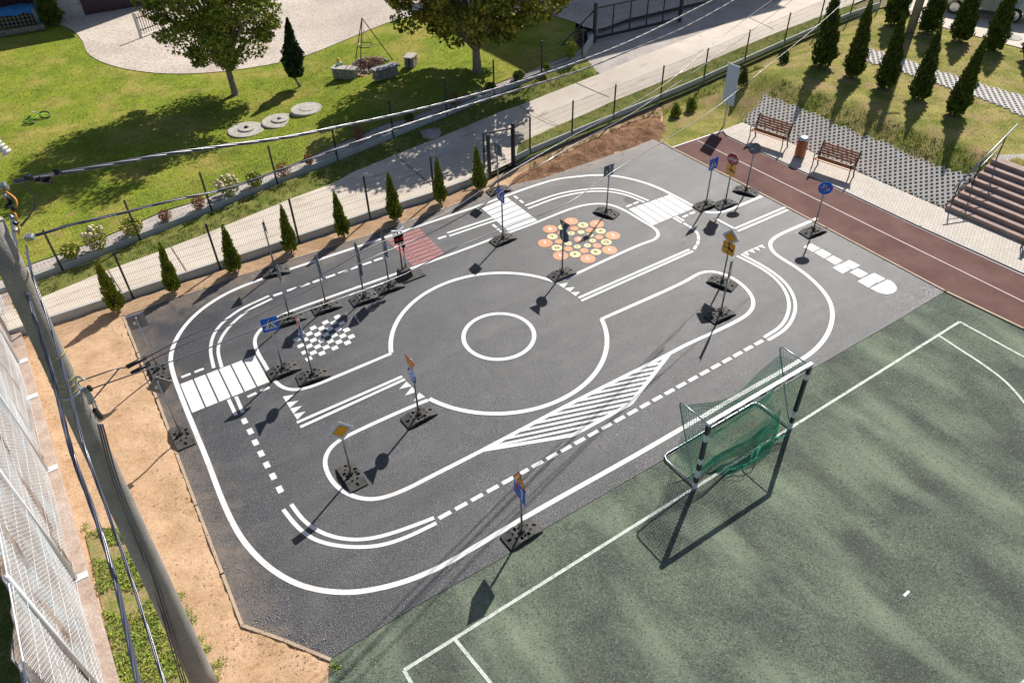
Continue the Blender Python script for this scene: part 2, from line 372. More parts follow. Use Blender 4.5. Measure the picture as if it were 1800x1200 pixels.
FR = GL(FAR, .0); u0 = (FR[0]-FR[1]).normalized(); FR = [FR[0]+u0*5, FR[0]+u0*2.5]+FR
for q in FR+FW: q.z = T(q.x, q.y)
ASPH = [(218, 556), (293, 529), (360, 508), (403, 491.7), (451.7, 476.7), (503, 459), (640, 416), (686.7, 400), (783, 366), (870, 332), (958, 312), (1030, 287.5), (1113, 259), (1147, 245), (1178, 258), (1300.5, 320), (1420, 384), (1453, 400), (1583, 469), (1662, 511), (1583, 559), (1430, 647), (1167, 807), (960, 927), (883, 980), (733, 1063), (600, 1145), (580, 1157), (500, 1123), (428, 1097), (393, 1007), (347, 887), (313, 797), (296, 748), (278, 700), (260, 660), (244, 620)]
AW = [G(*p) for p in ASPH]
sheet('asphalt_playground', AW, asph, 0, .8, False)
soilP = [G(*p) for p in [(215, 1270), (195, 1190), (172, 1100), (150, 1003), (122, 895), (92, 773), (52, 640), (32, 590)]] + [p+Vector((.1, -.06, 0)) for p in FW[2:13]] + [G(*p) for p in [(1166, 215), (1162, 238), (1185, 264), (1000, 480), (760, 780), (620, 1090), (583, 1152), (582, 1175), (588, 1300), (300, 1330)]]
sso = sheet('soil_strip', soilP, soil, -.055, .17, False)
_ax, _ay = [p.x for p in AW], [p.y for p in AW]
def in_asph(x, y, c=False):
    j = len(AW)-1
    for i in range(len(AW)):
        if (_ay[i] > y) != (_ay[j] > y) and x < (_ax[j]-_ax[i])*(y-_ay[i])/(_ay[j]-_ay[i])+_ax[i]: c = not c
        j = i
    return c
AR = [(G(150, 640), .75), (G(150, 640), .95), (G(245, 690), .9), (G(245, 690), 1.15), (G(300, 830), 1.1), (G(300, 830), 1.3), (G(560, 1290), 1.2), (G(560, 1290), 1.35)]
for v in sso.data.vertices:
    x, y = v.co.x, v.co.y
    if in_asph(x, y) or min(in_asph(x+a, y+b) for a, b in ((.2, 0), (-.2, 0), (0, .2), (0, -.2))): v.co.z = -.07; continue
    z = -.015+.035*mnoise.noise(Vector((x*1.7, y*1.7, 0)))+.022*mnoise.noise(Vector((x*5, y*5, 3)))
    if random.random() < .05: z += random.uniform(-.03, .025)
    for c, r in AR:
        dd = abs(math.hypot(x-c.x, y-c.y)-r)
        if dd < .10: z -= .03*(1-dd/.10)
    v.co.z = z
mnd = [(895, 325), (905, 310), (938, 292), (1000, 262), (1075, 226), (1130, 206), (1160, 203), (1176, 222), (1172, 244), (1160, 250), (1147, 247), (1113, 261), (1030, 289.5), (958, 314)]
MW = [G(*p) for p in mnd]; mo = sheet('dirt_mound', MW, clay, .0, .18, False)
for v in mo.data.vertices:
    dd = min((Vector((v.co.x, v.co.y, 0))-(a+(b-a)*max(0, min(1, (Vector((v.co.x, v.co.y, 0))-a).dot(b-a)/(b-a).length_squared)))).length for a, b in zip(MW, MW[1:]+MW[:1]))
    v.co.z = -.02 + .20*sm(dd/.9) + min(dd, .5)*random.uniform(-.10, .22)
def PW(l): return [G(*p) for p in l]
COURT = PW([(580, 1157), (600, 1145), (733, 1063), (883, 980), (960, 927), (1167, 807), (1430, 647), (1583, 559), (1662, 511), (1800, 577), (2100, 722), (2400, 1400), (1500, 1500), (560, 1400)])
sheet('sports_court', COURT, court, -.012, 1.2, False)
sheet('running_track', PW([(1182, 260), (1270, 231), (1278, 240), (1617, 400), (1800, 483), (2100, 620), (2100, 722), (1800, 578), (1662, 512), (1453, 401), (1300, 321)]), track, .004, 1., False)
PA, PB = G(1305, 217), G(1660, 370); PE = (PB-PA).normalized(); PU = Vector((.815, .579, 0))
sheet('paving', [G(1270, 230.5), PA, PB, PB+PE*7, G(2100, 618), G(1800, 481), G(1617, 398.5), G(1278, 238.5)], paver, .045, 1., False)
# kerbs
def kerb(name, px, w=.08, h=.03, m=kerbm, z=.0, world=False):
    P = px if world else PW(px); mb = MB()
    for a, b in zip(P, P[1:]):
        d = (b-a).normalized()*.02; mb.beam(a-d+Vector((0, 0, z+h-.06)), b+d+Vector((0, 0, z+h-.06)), w, .12)
    return tag(mb.build(name, m), kind='structure')
kerb('playground_kerb', [(580, 1158), (500, 1124.5), (426, 1098.5), (391, 1008), (345, 888), (311, 798), (294, 748), (276, 700), (258, 660), (242, 620), (216, 555), (293, 527.5), (360, 506.5), (403, 490), (451.7, 475.5), (503, 458), (640, 415), (686.7, 399), (783, 365), (870, 331)], .06, .008)
kerb('track_kerb', [(1168, 252), (1182, 261), (1300, 320.5), (1453, 401), (1662, 512), (1800, 578), (2050, 700)], .07, .022)
kerb('track_kerb', [(1181, 260), (1271, 230)], .05, .02, whitem)
kerb('paving_kerb', [(1271, 231), (1278, 239.5), (1617, 399.5), (1800, 482), (2050, 596)], .05, .05, conc)
# upper grass bank, lattice slabs, parking
bank = [p+Vector((.06, -.05, 0)) for p in FW[12:]]+[Vector((60, 50, 0)), Vector((45, 12, 0)), Vector((24, 10, 0)), PB+PE*3.3, PB+PE*.02+PU*.02, PA+PE*.02, G(1270, 231), G(1183, 260), G(1160, 249), G(1163, 236), G(1167, 213)]
sheet('grass_bank', bank, banklawn, -.0, .45)
def lattice(name, P, z=.035, pitch=.155, ang=None):
    pl = P; E0 = (PE if ang is None else ang); R = Matrix.Rotation(math.radians(38), 3, 'Z'); a = R @ E0; b = Vector((-a.y, a.x, 0))
    o0 = pl[0]; pa = np.array([((p-o0).dot(a), (p-o0).dot(b)) for p in pl]); mb = MB(); fb = MB()
    def ins(x, y):
        c = False; j = len(pa)-1
        for i in range(len(pa)):
            if (pa[i][1] > y) != (pa[j][1] > y) and x < (pa[j][0]-pa[i][0])*(y-pa[i][1])/(pa[j][1]-pa[i][1])+pa[i][0]: c = not c
            j = i
        return c
    i0, i1 = int(pa[:, 0].min()/pitch)-1, int(pa[:, 0].max()/pitch)+1; j0, j1 = int(pa[:, 1].min()/pitch)-1, int(pa[:, 1].max()/pitch)+1
    for i in range(i0, i1+1):
        for j in range(j0, j1+1):
            x, y = (i+.5)*pitch, (j+.5)*pitch
            if not ins(x, y): continue
            oc = []; ic = []; lo = []
            for sx, sy in ((-1, -1), (1, -1), (1, 1), (-1, 1)):
                p = o0+a*(x+sx*pitch/2)+b*(y+sy*pitch/2); t = T(p.x, p.y); oc.append(Vector((p.x, p.y, t+z)))
                p = o0+a*(x+sx*pitch*.27)+b*(y+sy*pitch*.31); t = T(p.x, p.y); ic.append(Vector((p.x, p.y, t+z))); lo.append(Vector((p.x, p.y, t+z-.05)))
            od = [v-Vector((0, 0, .07)) for v in oc]
            mb.add(oc+ic+lo+od, [(k, (k+1) % 4, 4+(k+1) % 4, 4+k) for k in range(4)]+[(4+k, 4+(k+1) % 4, 8+(k+1) % 4, 8+k) for k in range(4)]+[(12+k, 12+(k+1) % 4, (k+1) % 4, k) for k in range(4)]+[(8, 9, 10, 11)], 0)
            mb.mi[-1] = 1
    return tag(mb.build(name, [lat, holes]), kind='structure')
LT = GL([(1345, 168), (1407, 190), (1500, 232), (1556, 251.5), (1611, 278), (1672, 301), (1712, 321)], .03)
lattice('lattice_slabs', [PA+PU*.03, PB+PU*.03-PE*.05]+LT[::-1])
lattice('lattice_slabs', GL([(1518, 83), (1578, 100), (1658, 127), (1738, 152), (1800, 168), (1860, 188), (1850, 222), (1783, 197), (1733, 175), (1650, 148), (1587, 127), (1518, 105)], .03), pitch=.20)
sheet('parking_area', GL([(1594, 22), (1612, 40), (1647, 46), (1720, 66), (1792, 85), (1900, 112), (2050, 60), (1950, -90), (1640, -60), (1600, -5)]), road, .03, .8)
sheet('upper_paving', [Vector((p.x, p.y, 0)) for p in (PB+PU*2.42-PE*.1, PB+PU*2.42+PE*6, PB+PU*9+PE*9, PB+PU*6.4+PE*2.6)], paver, .03, .8)
# road and land beyond the fence
sheet('terrain', [p+Vector((-.02, .02, 0)) for p in FW]+[Vector((60, 60, 0)), Vector((60, 95, 0)), Vector((-70, 95, 0)), Vector((-60, 10, 0)), FW[0]+Vector((-20, -12, 0))], earth, .04, .9)
sheet('road', [p+Vector((-.05, .06, 0)) for p in FW[0:9]]+GL([(940, 246), (980, 223), (1077, 180), (1150, 151), (1287, 92), (1410, 43), (1500, 8), (1600, -35), (1500, -60), (1400, 0), (1366.7, 5), (1286.7, 38), (1150, 91), (1055, 130), (913, 186), (880, 196.7), (801.7, 230), (700, 270), (620, 303), (590, 320.8), (506.7, 351.7), (360, 411.7), (281.7, 441.7), (176.7, 480), (76.7, 521.7), (-60, 580)], .12), road, .13, .6)
jm = MB()
for (a, b) in [((697, 274), (758, 325)), ((913, 187), (985, 223)), ((1013, 146), (1075, 173)), ((1230, 63), (1300, 90)), ((1310, 28), (1360, 52)), ((190, 475), (215, 515)), ((300, 433), (330, 480))]:
    P = resample([GT(*a, .13), GT(*b, .13)], .4); ribbon(jm, P, .03, .012)
tag(jm.build('road_joints', mat('joint_dark', (.16, .14, .12), rough=.9)), kind='structure')
sheet('road_verge', GL([(905, 292), (931, 278), (1005, 247), (1078, 217), (1160, 182), (1236, 149), (1308, 117), (1377, 86), (1436, 60), (1510, 28), (1500, 8), (1410, 43), (1287, 92), (1150, 151), (1077, 180), (980, 223), (912, 254)], .1), verge, .15, .5)
sheet('road_verge', [p+Vector((.1, -.1, 0)) for p in FR]+GL([(1050, 112), (1070, 140), (925, 200), (885, 210), (810, 242), (710, 284), (598, 335), (512, 366), (366, 426), (288, 456), (182, 495), (82, 536), (-60, 595)], .1), verge, .10, .5)
sheet('driveway_gravel', GL([(1050, 128), (1075, 138), (1160, 105), (1300, 52), (1400, 5), (1430, -20), (1390, -60), (1200, -40), (1090, 20), (1030, 60), (1028, 104)], .1), gravel, .112, .5)
sheet('lawn', GL([(-300, 640), (60, 461), (110, 444), (152, 428), (218, 401), (285, 371), (360, 348), (417, 323), (482, 301), (592, 253), (677, 218), (727, 204), (782, 181), (853, 154), (923, 128), (953, 113), (995, 99), (1020, 86), (1008, 66), (1020, 0), (1030, -120), (-400, -120)], .3), lawnm, .295, .6)
sheet('gravel_bed', [p+Vector((-.03, .04, 0)) for p in FR]+GL([(1022, 84), (995, 98), (953, 112), (923, 127), (853, 153), (782, 180), (727, 203), (677, 213), (592, 248), (482, 296), (417, 318), (360, 343), (285, 366), (218, 396), (152, 423), (110, 439), (60, 456), (-40, 496)], .3), gravel, .265, .4)
yp = smooth_path(PW([(60, 30), (120, 45), (143, 68), (152, 88), (178, 104), (225, 117), (290, 124), (370, 122), (450, 112), (540, 94), (620, 72), (690, 55), (800, 42), (880, 47), (962, 52), (1005, 64), (1045, 78), (1100, 60)]), 4)
sheet('gravel_yard', [Vector((p.x*.965, p.y*.965, 0)) for p in yp]+GL([(1250, 0), (1350, -120), (60, -120)], .3), yardg, .32, .6)
# ================================================================ PAINTED MARKINGS
def mark(name, lines, w=.12, m=paint, sm_=True, z=.006, step=.12):
    mb = MB()
    for li_, L_ in enumerate(lines):
        P = [p if isinstance(p, Vector) else G(*p) for p in L_]
        if sm_: P = resample(smooth_path(P, 8), step); P = relax(P, 4)
        ribbon(mb, P, w, z+.0005*li_)
    return tag(mb.build(name, m), kind='structure')
mark('outer_edge_line', [[(1339.4, 345), (1296, 363), (1272.4, 372), (1252, 374.8), (1233.5, 370.6), (1215, 360.5), (1176, 339.5), (1155, 329.5), (1122, 318), (1077, 309), (1047, 308), (1010, 311), (980, 315), (935, 328), (850, 359), (723, 402), (637, 431), (550, 460), (467, 488), (400, 515), (347, 550), (313, 590), (300, 627), (304, 655), (320, 700), (362, 803), (400, 900), (430, 953), (477, 1000), (533, 1030), (600, 1041), (650, 1037), (717, 1020), (780, 993), (833, 962), (933, 903), (1117, 800), (1200, 752), (1300, 694), (1400, 637), (1430, 617), (1453, 590), (1463, 560), (1460, 533), (1443, 507), (1407, 475), (1363, 447), (1354, 436), (1354, 425), (1366, 415), (1420, 391), (1436, 384)]], .115)
WC = []
dbl = [[(473, 520), (417, 547), (380, 580), (370, 613), (376, 647)], [(478, 525), (430, 550), (393, 587), (383, 613), (390, 646)],
       [(402, 702), (415, 730)], [(415, 697), (427, 725)],
       [(498, 895), (520, 923), (550, 947), (600, 960), (667, 959), (717, 943), (767, 919)], [(512, 886), (533, 914), (567, 937), (610, 948), (655, 946), (710, 930), (763, 910)],
       [(1350, 598), (1380, 579), (1396, 553), (1397, 527), (1380, 497), (1350, 473), (1303, 447)], [(1343, 593), (1373, 573), (1386, 547), (1385, 523), (1370, 497), (1340, 473), (1295, 450)],
       [(786, 410), (867, 383)], [(790, 415), (873, 387)],
       [(923, 362), (983, 341), (1033, 333), (1067, 332), (1100, 338), (1140, 353)], [(928, 367), (983, 347), (1033, 337.5), (1067, 337), (1100, 343), (1133, 356)],
       [(1183, 383), (1198, 392)], [(1188, 381), (1203, 389)],
       [(1211.6, 439), (1017, 524)], [(1218, 442), (1022, 529)], [(707, 662), (522, 743)], [(712, 667), (528, 751)],
       [(1291, 402.6), (1380, 365)], [(1296.6, 407), (1385, 369.5)], [(1260, 386), (1291, 402.6)]]
mark('centre_lines', dbl, .09)
def dash(ms, w=.10, l=.30):
    mb = MB()
    for c, d in ms:
        d = d.normalized(); ribbon(mb, [c-d*l/2, c+d*l/2], w); mb.mi
    return mb
ds = []
a, b = G(782, 905), G(1334, 602)
for i in range(25): ds.append((a+(b-a)*i/24, b-a))
pd = [G(*p) for p in [(489, 517), (513, 508.5), (536, 501), (558, 493.5), (581, 485.5), (602.5, 478), (624, 470.5), (645, 463), (665, 456)]]
for p in pd: ds.append((p, pd[-1]-pd[0]))
pd = [G(*p) for p in [(430, 740), (440, 758), (449, 777.5), (459, 797), (469, 817), (480, 837), (492, 860)]]
sb = [(p, pd[-1]-pd[0]) for p in pd]
ds.append((G(777, 417.5), G(867, 385)-G(786, 412)))
pd = [G(*p) for p in [(1206, 395), (1216, 401), (1225, 409.6), (1227.7, 418), (1226.7, 426.7), (1222, 435)]]
ds2 = [(p, pd[min(i+1, 5)]-pd[max(i-1, 0)]) for i, p in enumerate(pd)]
for p, q in (((327, 660), (350, 651)), ((443, 694), (466, 684)), ((907, 347), (916.7, 354.5)), ((869.5, 397.6), (878, 405)), ((1217, 374.5), (1204.6, 380)), ((1105.7, 361.7), (1117.7, 356.7))):
    for c in (p, q): ds2.append((G(*c), G(*p)-G(*q)))
m1 = dash(ds, .10, .30); m2 = dash(ds2, .09, .24); m3 = dash(sb, .13, .2)
for q in (m2, m3): m1.add(q.v, q.f)
tag(m1.build('dashed_lines', paint), kind='structure')
CC = Vector((-.3584, 15.618, 0)); R1, R2 = 2.95, .97
def cang(px, py): v = G(px, py)-CC; return math.atan2(v.y, v.x)
def arc(r, a, b, n=60): return [CC+Vector((math.cos(a+(b-a)*i/n), math.sin(a+(b-a)*i/n), 0))*r for i in range(n+1)]
a0 = cang(688, 620); a1 = cang(978, 498); a0 = a0 if a0 > 0 else a0+2*math.pi
b0 = cang(752, 703); b1 = cang(1057, 561)
mark('roundabout_circle', [arc(R1, a0, a1), arc(R1, b0, b1)], .12, sm_=False, z=.0085)
mark('roundabout_centre', [arc(R2, 0, 2*math.pi)], .115, sm_=False)
mark('island_edge_line', [[(977, 498), (1133, 427), (1152.5, 421), (1158.7, 412), (1154, 404), (1143, 396.5), (1133, 391), (1100, 371), (1073, 360), (1050, 358), (1017, 363), (933, 395), (900, 407), (793, 447), (600, 515), (493, 555), (460, 577), (448, 593), (450, 613), (467, 643), (483, 670), (500, 683), (517, 686), (540, 682), (600, 658), (688, 621)]], .10)
mark('island_edge_line', [[(1057, 561), (1200, 497), (1237, 477.5), (1260, 478), (1290, 490), (1317, 513), (1325, 533), (1317, 550), (1290, 567), (1200, 609), (1180, 620), (1000, 711), (833, 799), (760, 836), (713, 860), (673, 875), (646.7, 878), (620, 872), (596, 858.7), (580, 840), (570, 812), (574.7, 794.7), (586.7, 780), (606.7, 768), (713, 719), (752, 703)]], .105)
# hatched island
hp = [G(*p) for p in [(850, 791), (1170, 624.5), (1108, 710), (1007, 765)]]
hm = MB(); ribbon(hm, [hp[0], hp[3]], .10, .0075); ribbon(hm, [hp[3], hp[2]], .10, .008); ribbon(hm, [hp[2], G(1178, 620.5)], .10, .0085)
hd = (G(1033, 748.3)-G(883, 780)).normalized(); hn = Vector((-hd.y, hd.x, 0))
def clip(poly, n, c, keep):                       # half plane n.p (<|>) c
    out = []
    for i, p in enumerate(poly):
        q = poly[(i+1) % len(poly)]; dp, dq = (n.dot(p)-c)*keep, (n.dot(q)-c)*keep
        if dp >= 0: out.append(p)
        if dp*dq < 0: out.append(p+(q-p)*(dp/(dp-dq)))
    return out
c0 = min(hn.dot(p) for p in hp); c1 = max(hn.dot(p) for p in hp); ns = 14; st = (c1-c0)/ns
for i in range(ns):
    pl = clip(clip(hp, hn, c0+st*(i+.02), 1), hn, c0+st*(i+.50), -1)
    if len(pl) > 2: hm.add([p+Vector((0, 0, .0095)) for p in pl], [tuple(range(len(pl)))])
o = hm.build('hatched_island', paint); tag(o, kind='structure')
bm = bmesh.new(); bm.from_mesh(o.data); bmesh.ops.recalc_face_normals(bm, faces=bm.faces)
for f in bm.faces:
    if f.normal.z < 0: f.normal_flip()
bm.to_mesh(o.data); bm.free()
def bil(c, s, t): return c[0]*(1-s)*(1-t)+c[1]*s*(1-t)+c[2]*s*t+c[3]*(1-s)*t
def quadup(mb, q, z=.006, mi=0):
    vs = [Vector((p.x, p.y, z)) for p in q]
    if (vs[1]-vs[0]).cross(vs[2]-vs[0]).z < 0: vs = vs[::-1]
    mb.add(vs, [(tuple(range(len(vs))))], mi)
def zebra(c, n=6, gap=.12):
    c = [G(*p) for p in c]; mb = MB()
    for i in range(n):
        a, b = (i+gap/2*(i > 0))/n, (i+1-gap/2*(i < n-1))/n
        quadup(mb, [bil(c, a, 0), bil(c, b, 0), bil(c, b, 1), bil(c, a, 1)])
    return tag(mb.build('zebra_crossing', paint), kind='structure')
zebra([(317, 675), (448, 624.5), (473.5, 671), (338, 725.5)])
zebra([(891.4, 347), (944.5, 387.5), (893, 406), (846.6, 366.5)])
zebra([(1105, 368), (1176.6, 342.6), (1218, 366.7), (1147, 396.5)])
# give way teeth
tm = MB()
for t in [[(981, 500), (991, 506), (998.5, 497)], [(992, 507), (1002, 513), (1010, 504.5)], [(1003, 514), (1012, 520.5), (1019.5, 513)],
          [(714.5, 670.5), (723.5, 678.7), (701.7, 684)], [(724, 680), (733, 688.5), (712, 695)], [(737, 690), (747.5, 697.5), (727, 705)],
          [(497, 697), (503, 706.5), (519, 693)], [(503.5, 707.5), (509.5, 717), (525, 704)], [(510, 718), (516, 727), (531, 713)], [(516.5, 728), (522.5, 737.5), (537, 723)],
          [(1306, 444.6), (1313.5, 441), (1316.5, 449.5)], [(1314.5, 441), (1322.5, 437), (1327.5, 445)], [(1323.5, 437), (1331, 433.5), (1336.5, 441)], [(1332, 433.5), (1339, 430), (1346, 436.5)]]:
    quadup(tm, [G(*p) for p in t])
tag(tm.build('give_way_teeth', paint), kind='structure')
# chess board
cb = [G(*p) for p in [(511, 591), (596.2, 552), (629.6, 598.4), (539, 636)]]; w_ = MB()
for i in range(8):
    for j in range(8):
        if (i+j) % 2 == 1: quadup(w_, [bil(cb, i/8+.004, j/8+.004), bil(cb, (i+1)/8-.004, j/8+.004), bil(cb, (i+1)/8-.004, (j+1)/8-.004), bil(cb, i/8+.004, (j+1)/8-.004)], .007)
tag(w_.build('chessboard_marking', paint), kind='structure')
# number wheel
WCn = Vector((2.24, 20.33, 0)); om = MB(); tx = []
def disc(mb, c, r, mi, z=.007, n=28): mb.add([(c.x+r*math.cos(2*math.pi*k/n), c.y+r*math.sin(2*math.pi*k/n), z) for k in range(n)], [tuple(range(n))], mi)
disc(om, WCn, .165, 0)
tx.append((WCn, '0', .2, 1))
LET = 'EAQRPNTK'; yaw = math.radians(33)
for r, n0, rad, mi, sy, ts, cw in ((.435, 78, .112, 1, '12345678', .11, 0), (.66, 100, .137, 0, '', 0, 0), (.875, 78, .172, 1, LET, .2, 0), (1.12, 100, .235, 0, '12345678', .24, 1)):
    for k in range(8):
        an = math.radians(n0-45*k-1); c = WCn+Vector((math.cos(an), math.sin(an), 0))*r; disc(om, c, rad*random.uniform(.97, 1.03), mi)
        if sy: tx.append((c, sy[k], ts, cw))
wheel = tag(om.build('number_wheel', [orange_p, yellow_p]), kind='structure')
tD = tL = None
for c, s, ts, cw in tx:
    t = text_mesh('wheel_characters', s, ts, paint if cw else dark_p, None, Matrix.Translation((c.x, c.y, .011)) @ Matrix.Rotation(yaw-.2, 4, 'Z'), .004)
    if cw: tL = t if tL is None else mesh_join(tL, t)
    else: tD = t if tD is None else mesh_join(tD, t)
tag(tD, kind='structure'); tag(tL, kind='structure')
# hopscotch
hs = MB(); Z = lambda l: [G(1400+a/9, 420+b/9) for a, b in l]
for q in [[(105, 125), (235, 75), (375, 150), (260, 205)], [(285, 215), (400, 160), (555, 245), (440, 310)], [(460, 320), (580, 265), (730, 345), (615, 410)], [(575, 455), (695, 395), (855, 480), (730, 550)], [(715, 395), (840, 335), (1005, 420), (885, 480)], [(845, 530), (965, 465), (1130, 550), (1010, 615)], [(970, 670), (1095, 600), (1265, 690), (1140, 770)], [(1110, 595), (1230, 540), (1405, 630), (1285, 695)],
          [(1165, 780), (1440, 645), (1505, 672), (1555, 715), (1585, 770), (1575, 820), (1530, 855), (1450, 873), (1380, 868), (1290, 845)]]: quadup(hs, Z(q))
tag(hs.build('hopscotch_marking', paint), kind='structure')
# railway crossing marking
rc = [G(*p) for p in [(680, 421.7), (736.7, 401), (783, 447.5), (726.7, 469)]]; rm = MB()
for k in range(9):
    a, b = (k+.08)/9, (k+.80)/9
    for s0, s1 in ((0, .17), (.25, .72), (.80, 1)): quadup(rm, [bil(rc, s0, a), bil(rc, s1, a), bil(rc, s1, b), bil(rc, s0, b)])
for s0, s1 in ((.185, .235), (.735, .785)): quadup(rm, [bil(rc, s0, 0), bil(rc, s1, 0), bil(rc, s1, 1), bil(rc, s0, 1)])
tag(rm.build('railway_crossing_marking', red_p), kind='structure')
# court and track lines
A_, B_ = G(710, 1177), G(1687, 565); dv = (B_-A_).normalized(); nv = Vector((dv.y, -dv.x, 0))
MID = A_+dv*((B_-A_).length/2)
L1 = A_+dv*((G(800, 1123)-A_).dot(dv)); L2 = A_+dv*((G(1650, 589)-A_).dot(dv))
ar = smooth_path([G(1650, 589), G(1685, 612), G(1725, 638), G(1765, 668), G(1800, 706), G(1880, 820), G(1960, 1000), G(1980, 1250)], 6)
al = [G(800, 1123), G(830, 1160), G(866, 1204), G(930, 1290)]
mark('court_lines', [[A_, A_+dv*6.5], [A_+dv*6.5, B_], [B_, B_+nv*14], [A_, A_+nv*4], [G(1782, 1215), G(1830, 1170)]], .07, paintw, False, -.004)
mark('court_lines', [ar, al], .07, paintw, False, -.004)
pm = MB(); quadup(pm, [G(1587, 1045), G(1596, 1036.5), G(1600, 1039), G(1591.5, 1048)], -.004); tag(pm.build('penalty_mark', whites), kind='structure')
mark('track_lines', [[G(1226, 247.5), G(1533, 399.5), G(1800, 531), G(2000, 630)], [G(1278, 241), G(1617, 401.5), G(1800, 485)]], .05, mat('track_line', (.55, .46, .43), (.45, .36, .33), rough=.7, sc=5), False, .012)

pt_ = MB()
for (px, py, r_) in ((1108, 351, .24), (1614, 514, .2)): disc(pt_, G(px, py), r_, 0, .005)
tag(pt_.build('asphalt_patch', mat('patch_asphalt', (.022, .022, .024), (.05, .05, .05), rough=.6, sc=5, fs=30, fa=.6)), kind='structure')
# ================================================================ FENCES
def zup(p, h): return Vector((p.x, p.y, p.z+h))
def panel(a, b, z0, z1, nv, hz, r=.0032, rib=False):
    mb = MB(); 
    for i in range(nv+1):
        p = a+(b-a)*(i/nv); mb.tube([zup(p, z0), zup(p, z1)], r, 3, cap=False)
    for h in hz: mb.tube([zup(a, h), zup(b, h)], r*1.1, 4, cap=False)
    return mb
def fence(name, P, label, posth, wallh, z0, grp=None, nv=44, hzn=8, r=.0032, skip=(), wm=bluec, wt=.06, postw=.055):
    root = empty(name, P[0], 0, label, 'fence', grp); o = Vector(root.location); L = lambda q: q-o
    for i, p in enumerate(P):
        mb = MB(); mb.box(L(p)+Vector((0, 0, posth/2-.05)), (postw, postw*.8, posth+.1), Matrix.Rotation(math.radians(33), 3, 'Z')); mb.box(L(p)+Vector((0, 0, posth+.012)), (postw*1.15, postw, .02), Matrix.Rotation(math.radians(33), 3, 'Z'))
        mb.build('post', dmetal, root, bevel=.004)
        if i < len(P)-1 and i not in skip:
            a, b = L(p), L(P[i+1]); d = (b-a).normalized()*.032
            wmb = MB(); n = Vector((-d.y, d.x, 0)).normalized()
            wmb.beam(a+d+Vector((0, 0, wallh/2-.1)), b-d+Vector((0, 0, wallh/2-.1)), wt, wallh+.2)
            wmb.build('base_wall', wm, root, bevel=.006)
            hz = [z0+(posth-.06-z0)*k/(hzn-1) for k in range(hzn)]
            panel(a+d*1.2, b-d*1.2, z0, posth-.04, nv, hz, r).build('mesh_panel', wiregrey, root)
    return root
fence('mesh_fence', FW[:8], 'dark mesh fence on low base behind the young thujas, left of the gate', 1.56, .24, .27, hzn=6)
fence('mesh_fence', FW[8:], 'dark mesh fence on blue grey base climbing beside the road, right of the gate', 1.56, .36, .39, hzn=6)
fence('mesh_fence', FR, 'garden fence of thin dark posts on grey retaining base beside the gravel flower bed', 1.5, .27, .33, nv=22, hzn=7, r=.0028)
# pedestrian gate between the two posts at the crossing
gp, gq = FW[7], FW[8]; root = empty('pedestrian_gate', gp, 0, 'narrow dark framed mesh gate standing between two tall posts in the playground fence', 'gate')
d = (gq-gp); dl = d.length; dn = d.normalized()
for q in (d*0+Vector((.0, -.02, 0)), d):
    mb = MB(); mb.box(q+Vector((0, 0, .82)), (.10, .10, 1.72), Matrix.Rotation(math.radians(39), 3, 'Z')); mb.build('gate_post', dmetal, root, bevel=.005)
op = Matrix.Rotation(math.radians(-24), 3, 'Z') @ (-dn); h0 = d-dn*.09; lf = dl-.16; a = h0+op*0; b = h0+op*lf
mb = MB()
for p, q in ((zup(a, .1), zup(a, 1.5)), (zup(b, .1), zup(b, 1.5)), (zup(a, .1), zup(b, .1)), (zup(a, 1.5), zup(b, 1.5))): mb.beam(p, q, .045, .045, up=(op.y, -op.x, .01))
mb.build('leaf_frame', dmetal, root)
panel(a, b, .1, 1.5, 18, [.1+.2*k for k in range(1, 7)], .0035).build('mesh_panel', wiregrey, root)
mb = MB(); mb.box(zup(b, .85)-op*.03, (.05, .10, .16)); mb.build('lock', blacks, root)
# sliding drive gate
ga, gb = GT(1045, 72, .15), GT(1192, 38, .15); gd = (gb-ga).normalized(); gl = (gb-ga).length
root = empty('sliding_gate', ga, 0, 'long dark steel sliding gate with triangular tail frame across the gravel driveway', 'gate')
mb = MB(); H_ = 1.45
mb.beam(Vector((0, 0, .12)), gd*gl+Vector((0, 0, .12)), .08, .12); mb.beam(Vector((0, 0, H_)), gd*gl+Vector((0, 0, H_)), .05, .05)
for k in range(6): mb.beam(gd*gl*k/5+Vector((0, 0, .15)), gd*gl*k/5+Vector((0, 0, H_)), .05, .05, up=gd)
mb.beam(Vector((0, 0, H_)), -gd*1.9+Vector((0, 0, .12)), .045, .045); mb.beam(Vector((0, 0, .12)), -gd*1.9+Vector((0, 0, .12)), .08, .12)
mb.build('frame', dmetal, root)
for k in range(5):
    a, b = gd*gl*(k+.03)/5, gd*gl*(k+.97)/5; panel(a, b, .2, H_-.04, 12, [.4, .7, 1.0, 1.25], .003).build('mesh_infill', wiregrey, root)
for q in (-gd*.12+Vector((.06, -.1, 0)), gd*(gl+.1)):
    mb = MB(); mb.box(q+Vector((0, 0, .85)), (.13, .13, 1.75), Matrix.Rotation(math.radians(32), 3, 'Z')); mb.build('gate_post', dmetal, root, bevel=.008)
mb = MB(); mb.box(-gd*.5+Vector((-.12, .25, .25)), (.32, .3, .5), Matrix.Rotation(math.radians(32), 3, 'Z')); mb.build('drive_box', dmetal, root, bevel=.01)
mb = MB(); a = FR[-1]; b = GT(1048, 66, .1); mb.beam(a+Vector((0, 0, .2)), b+Vector((0, 0, .22)), .12, .5); o = mb.build('retaining_wall', conc); tag(o, 'short pale concrete side wall joining the garden fence corner to the gate post', 'wall')
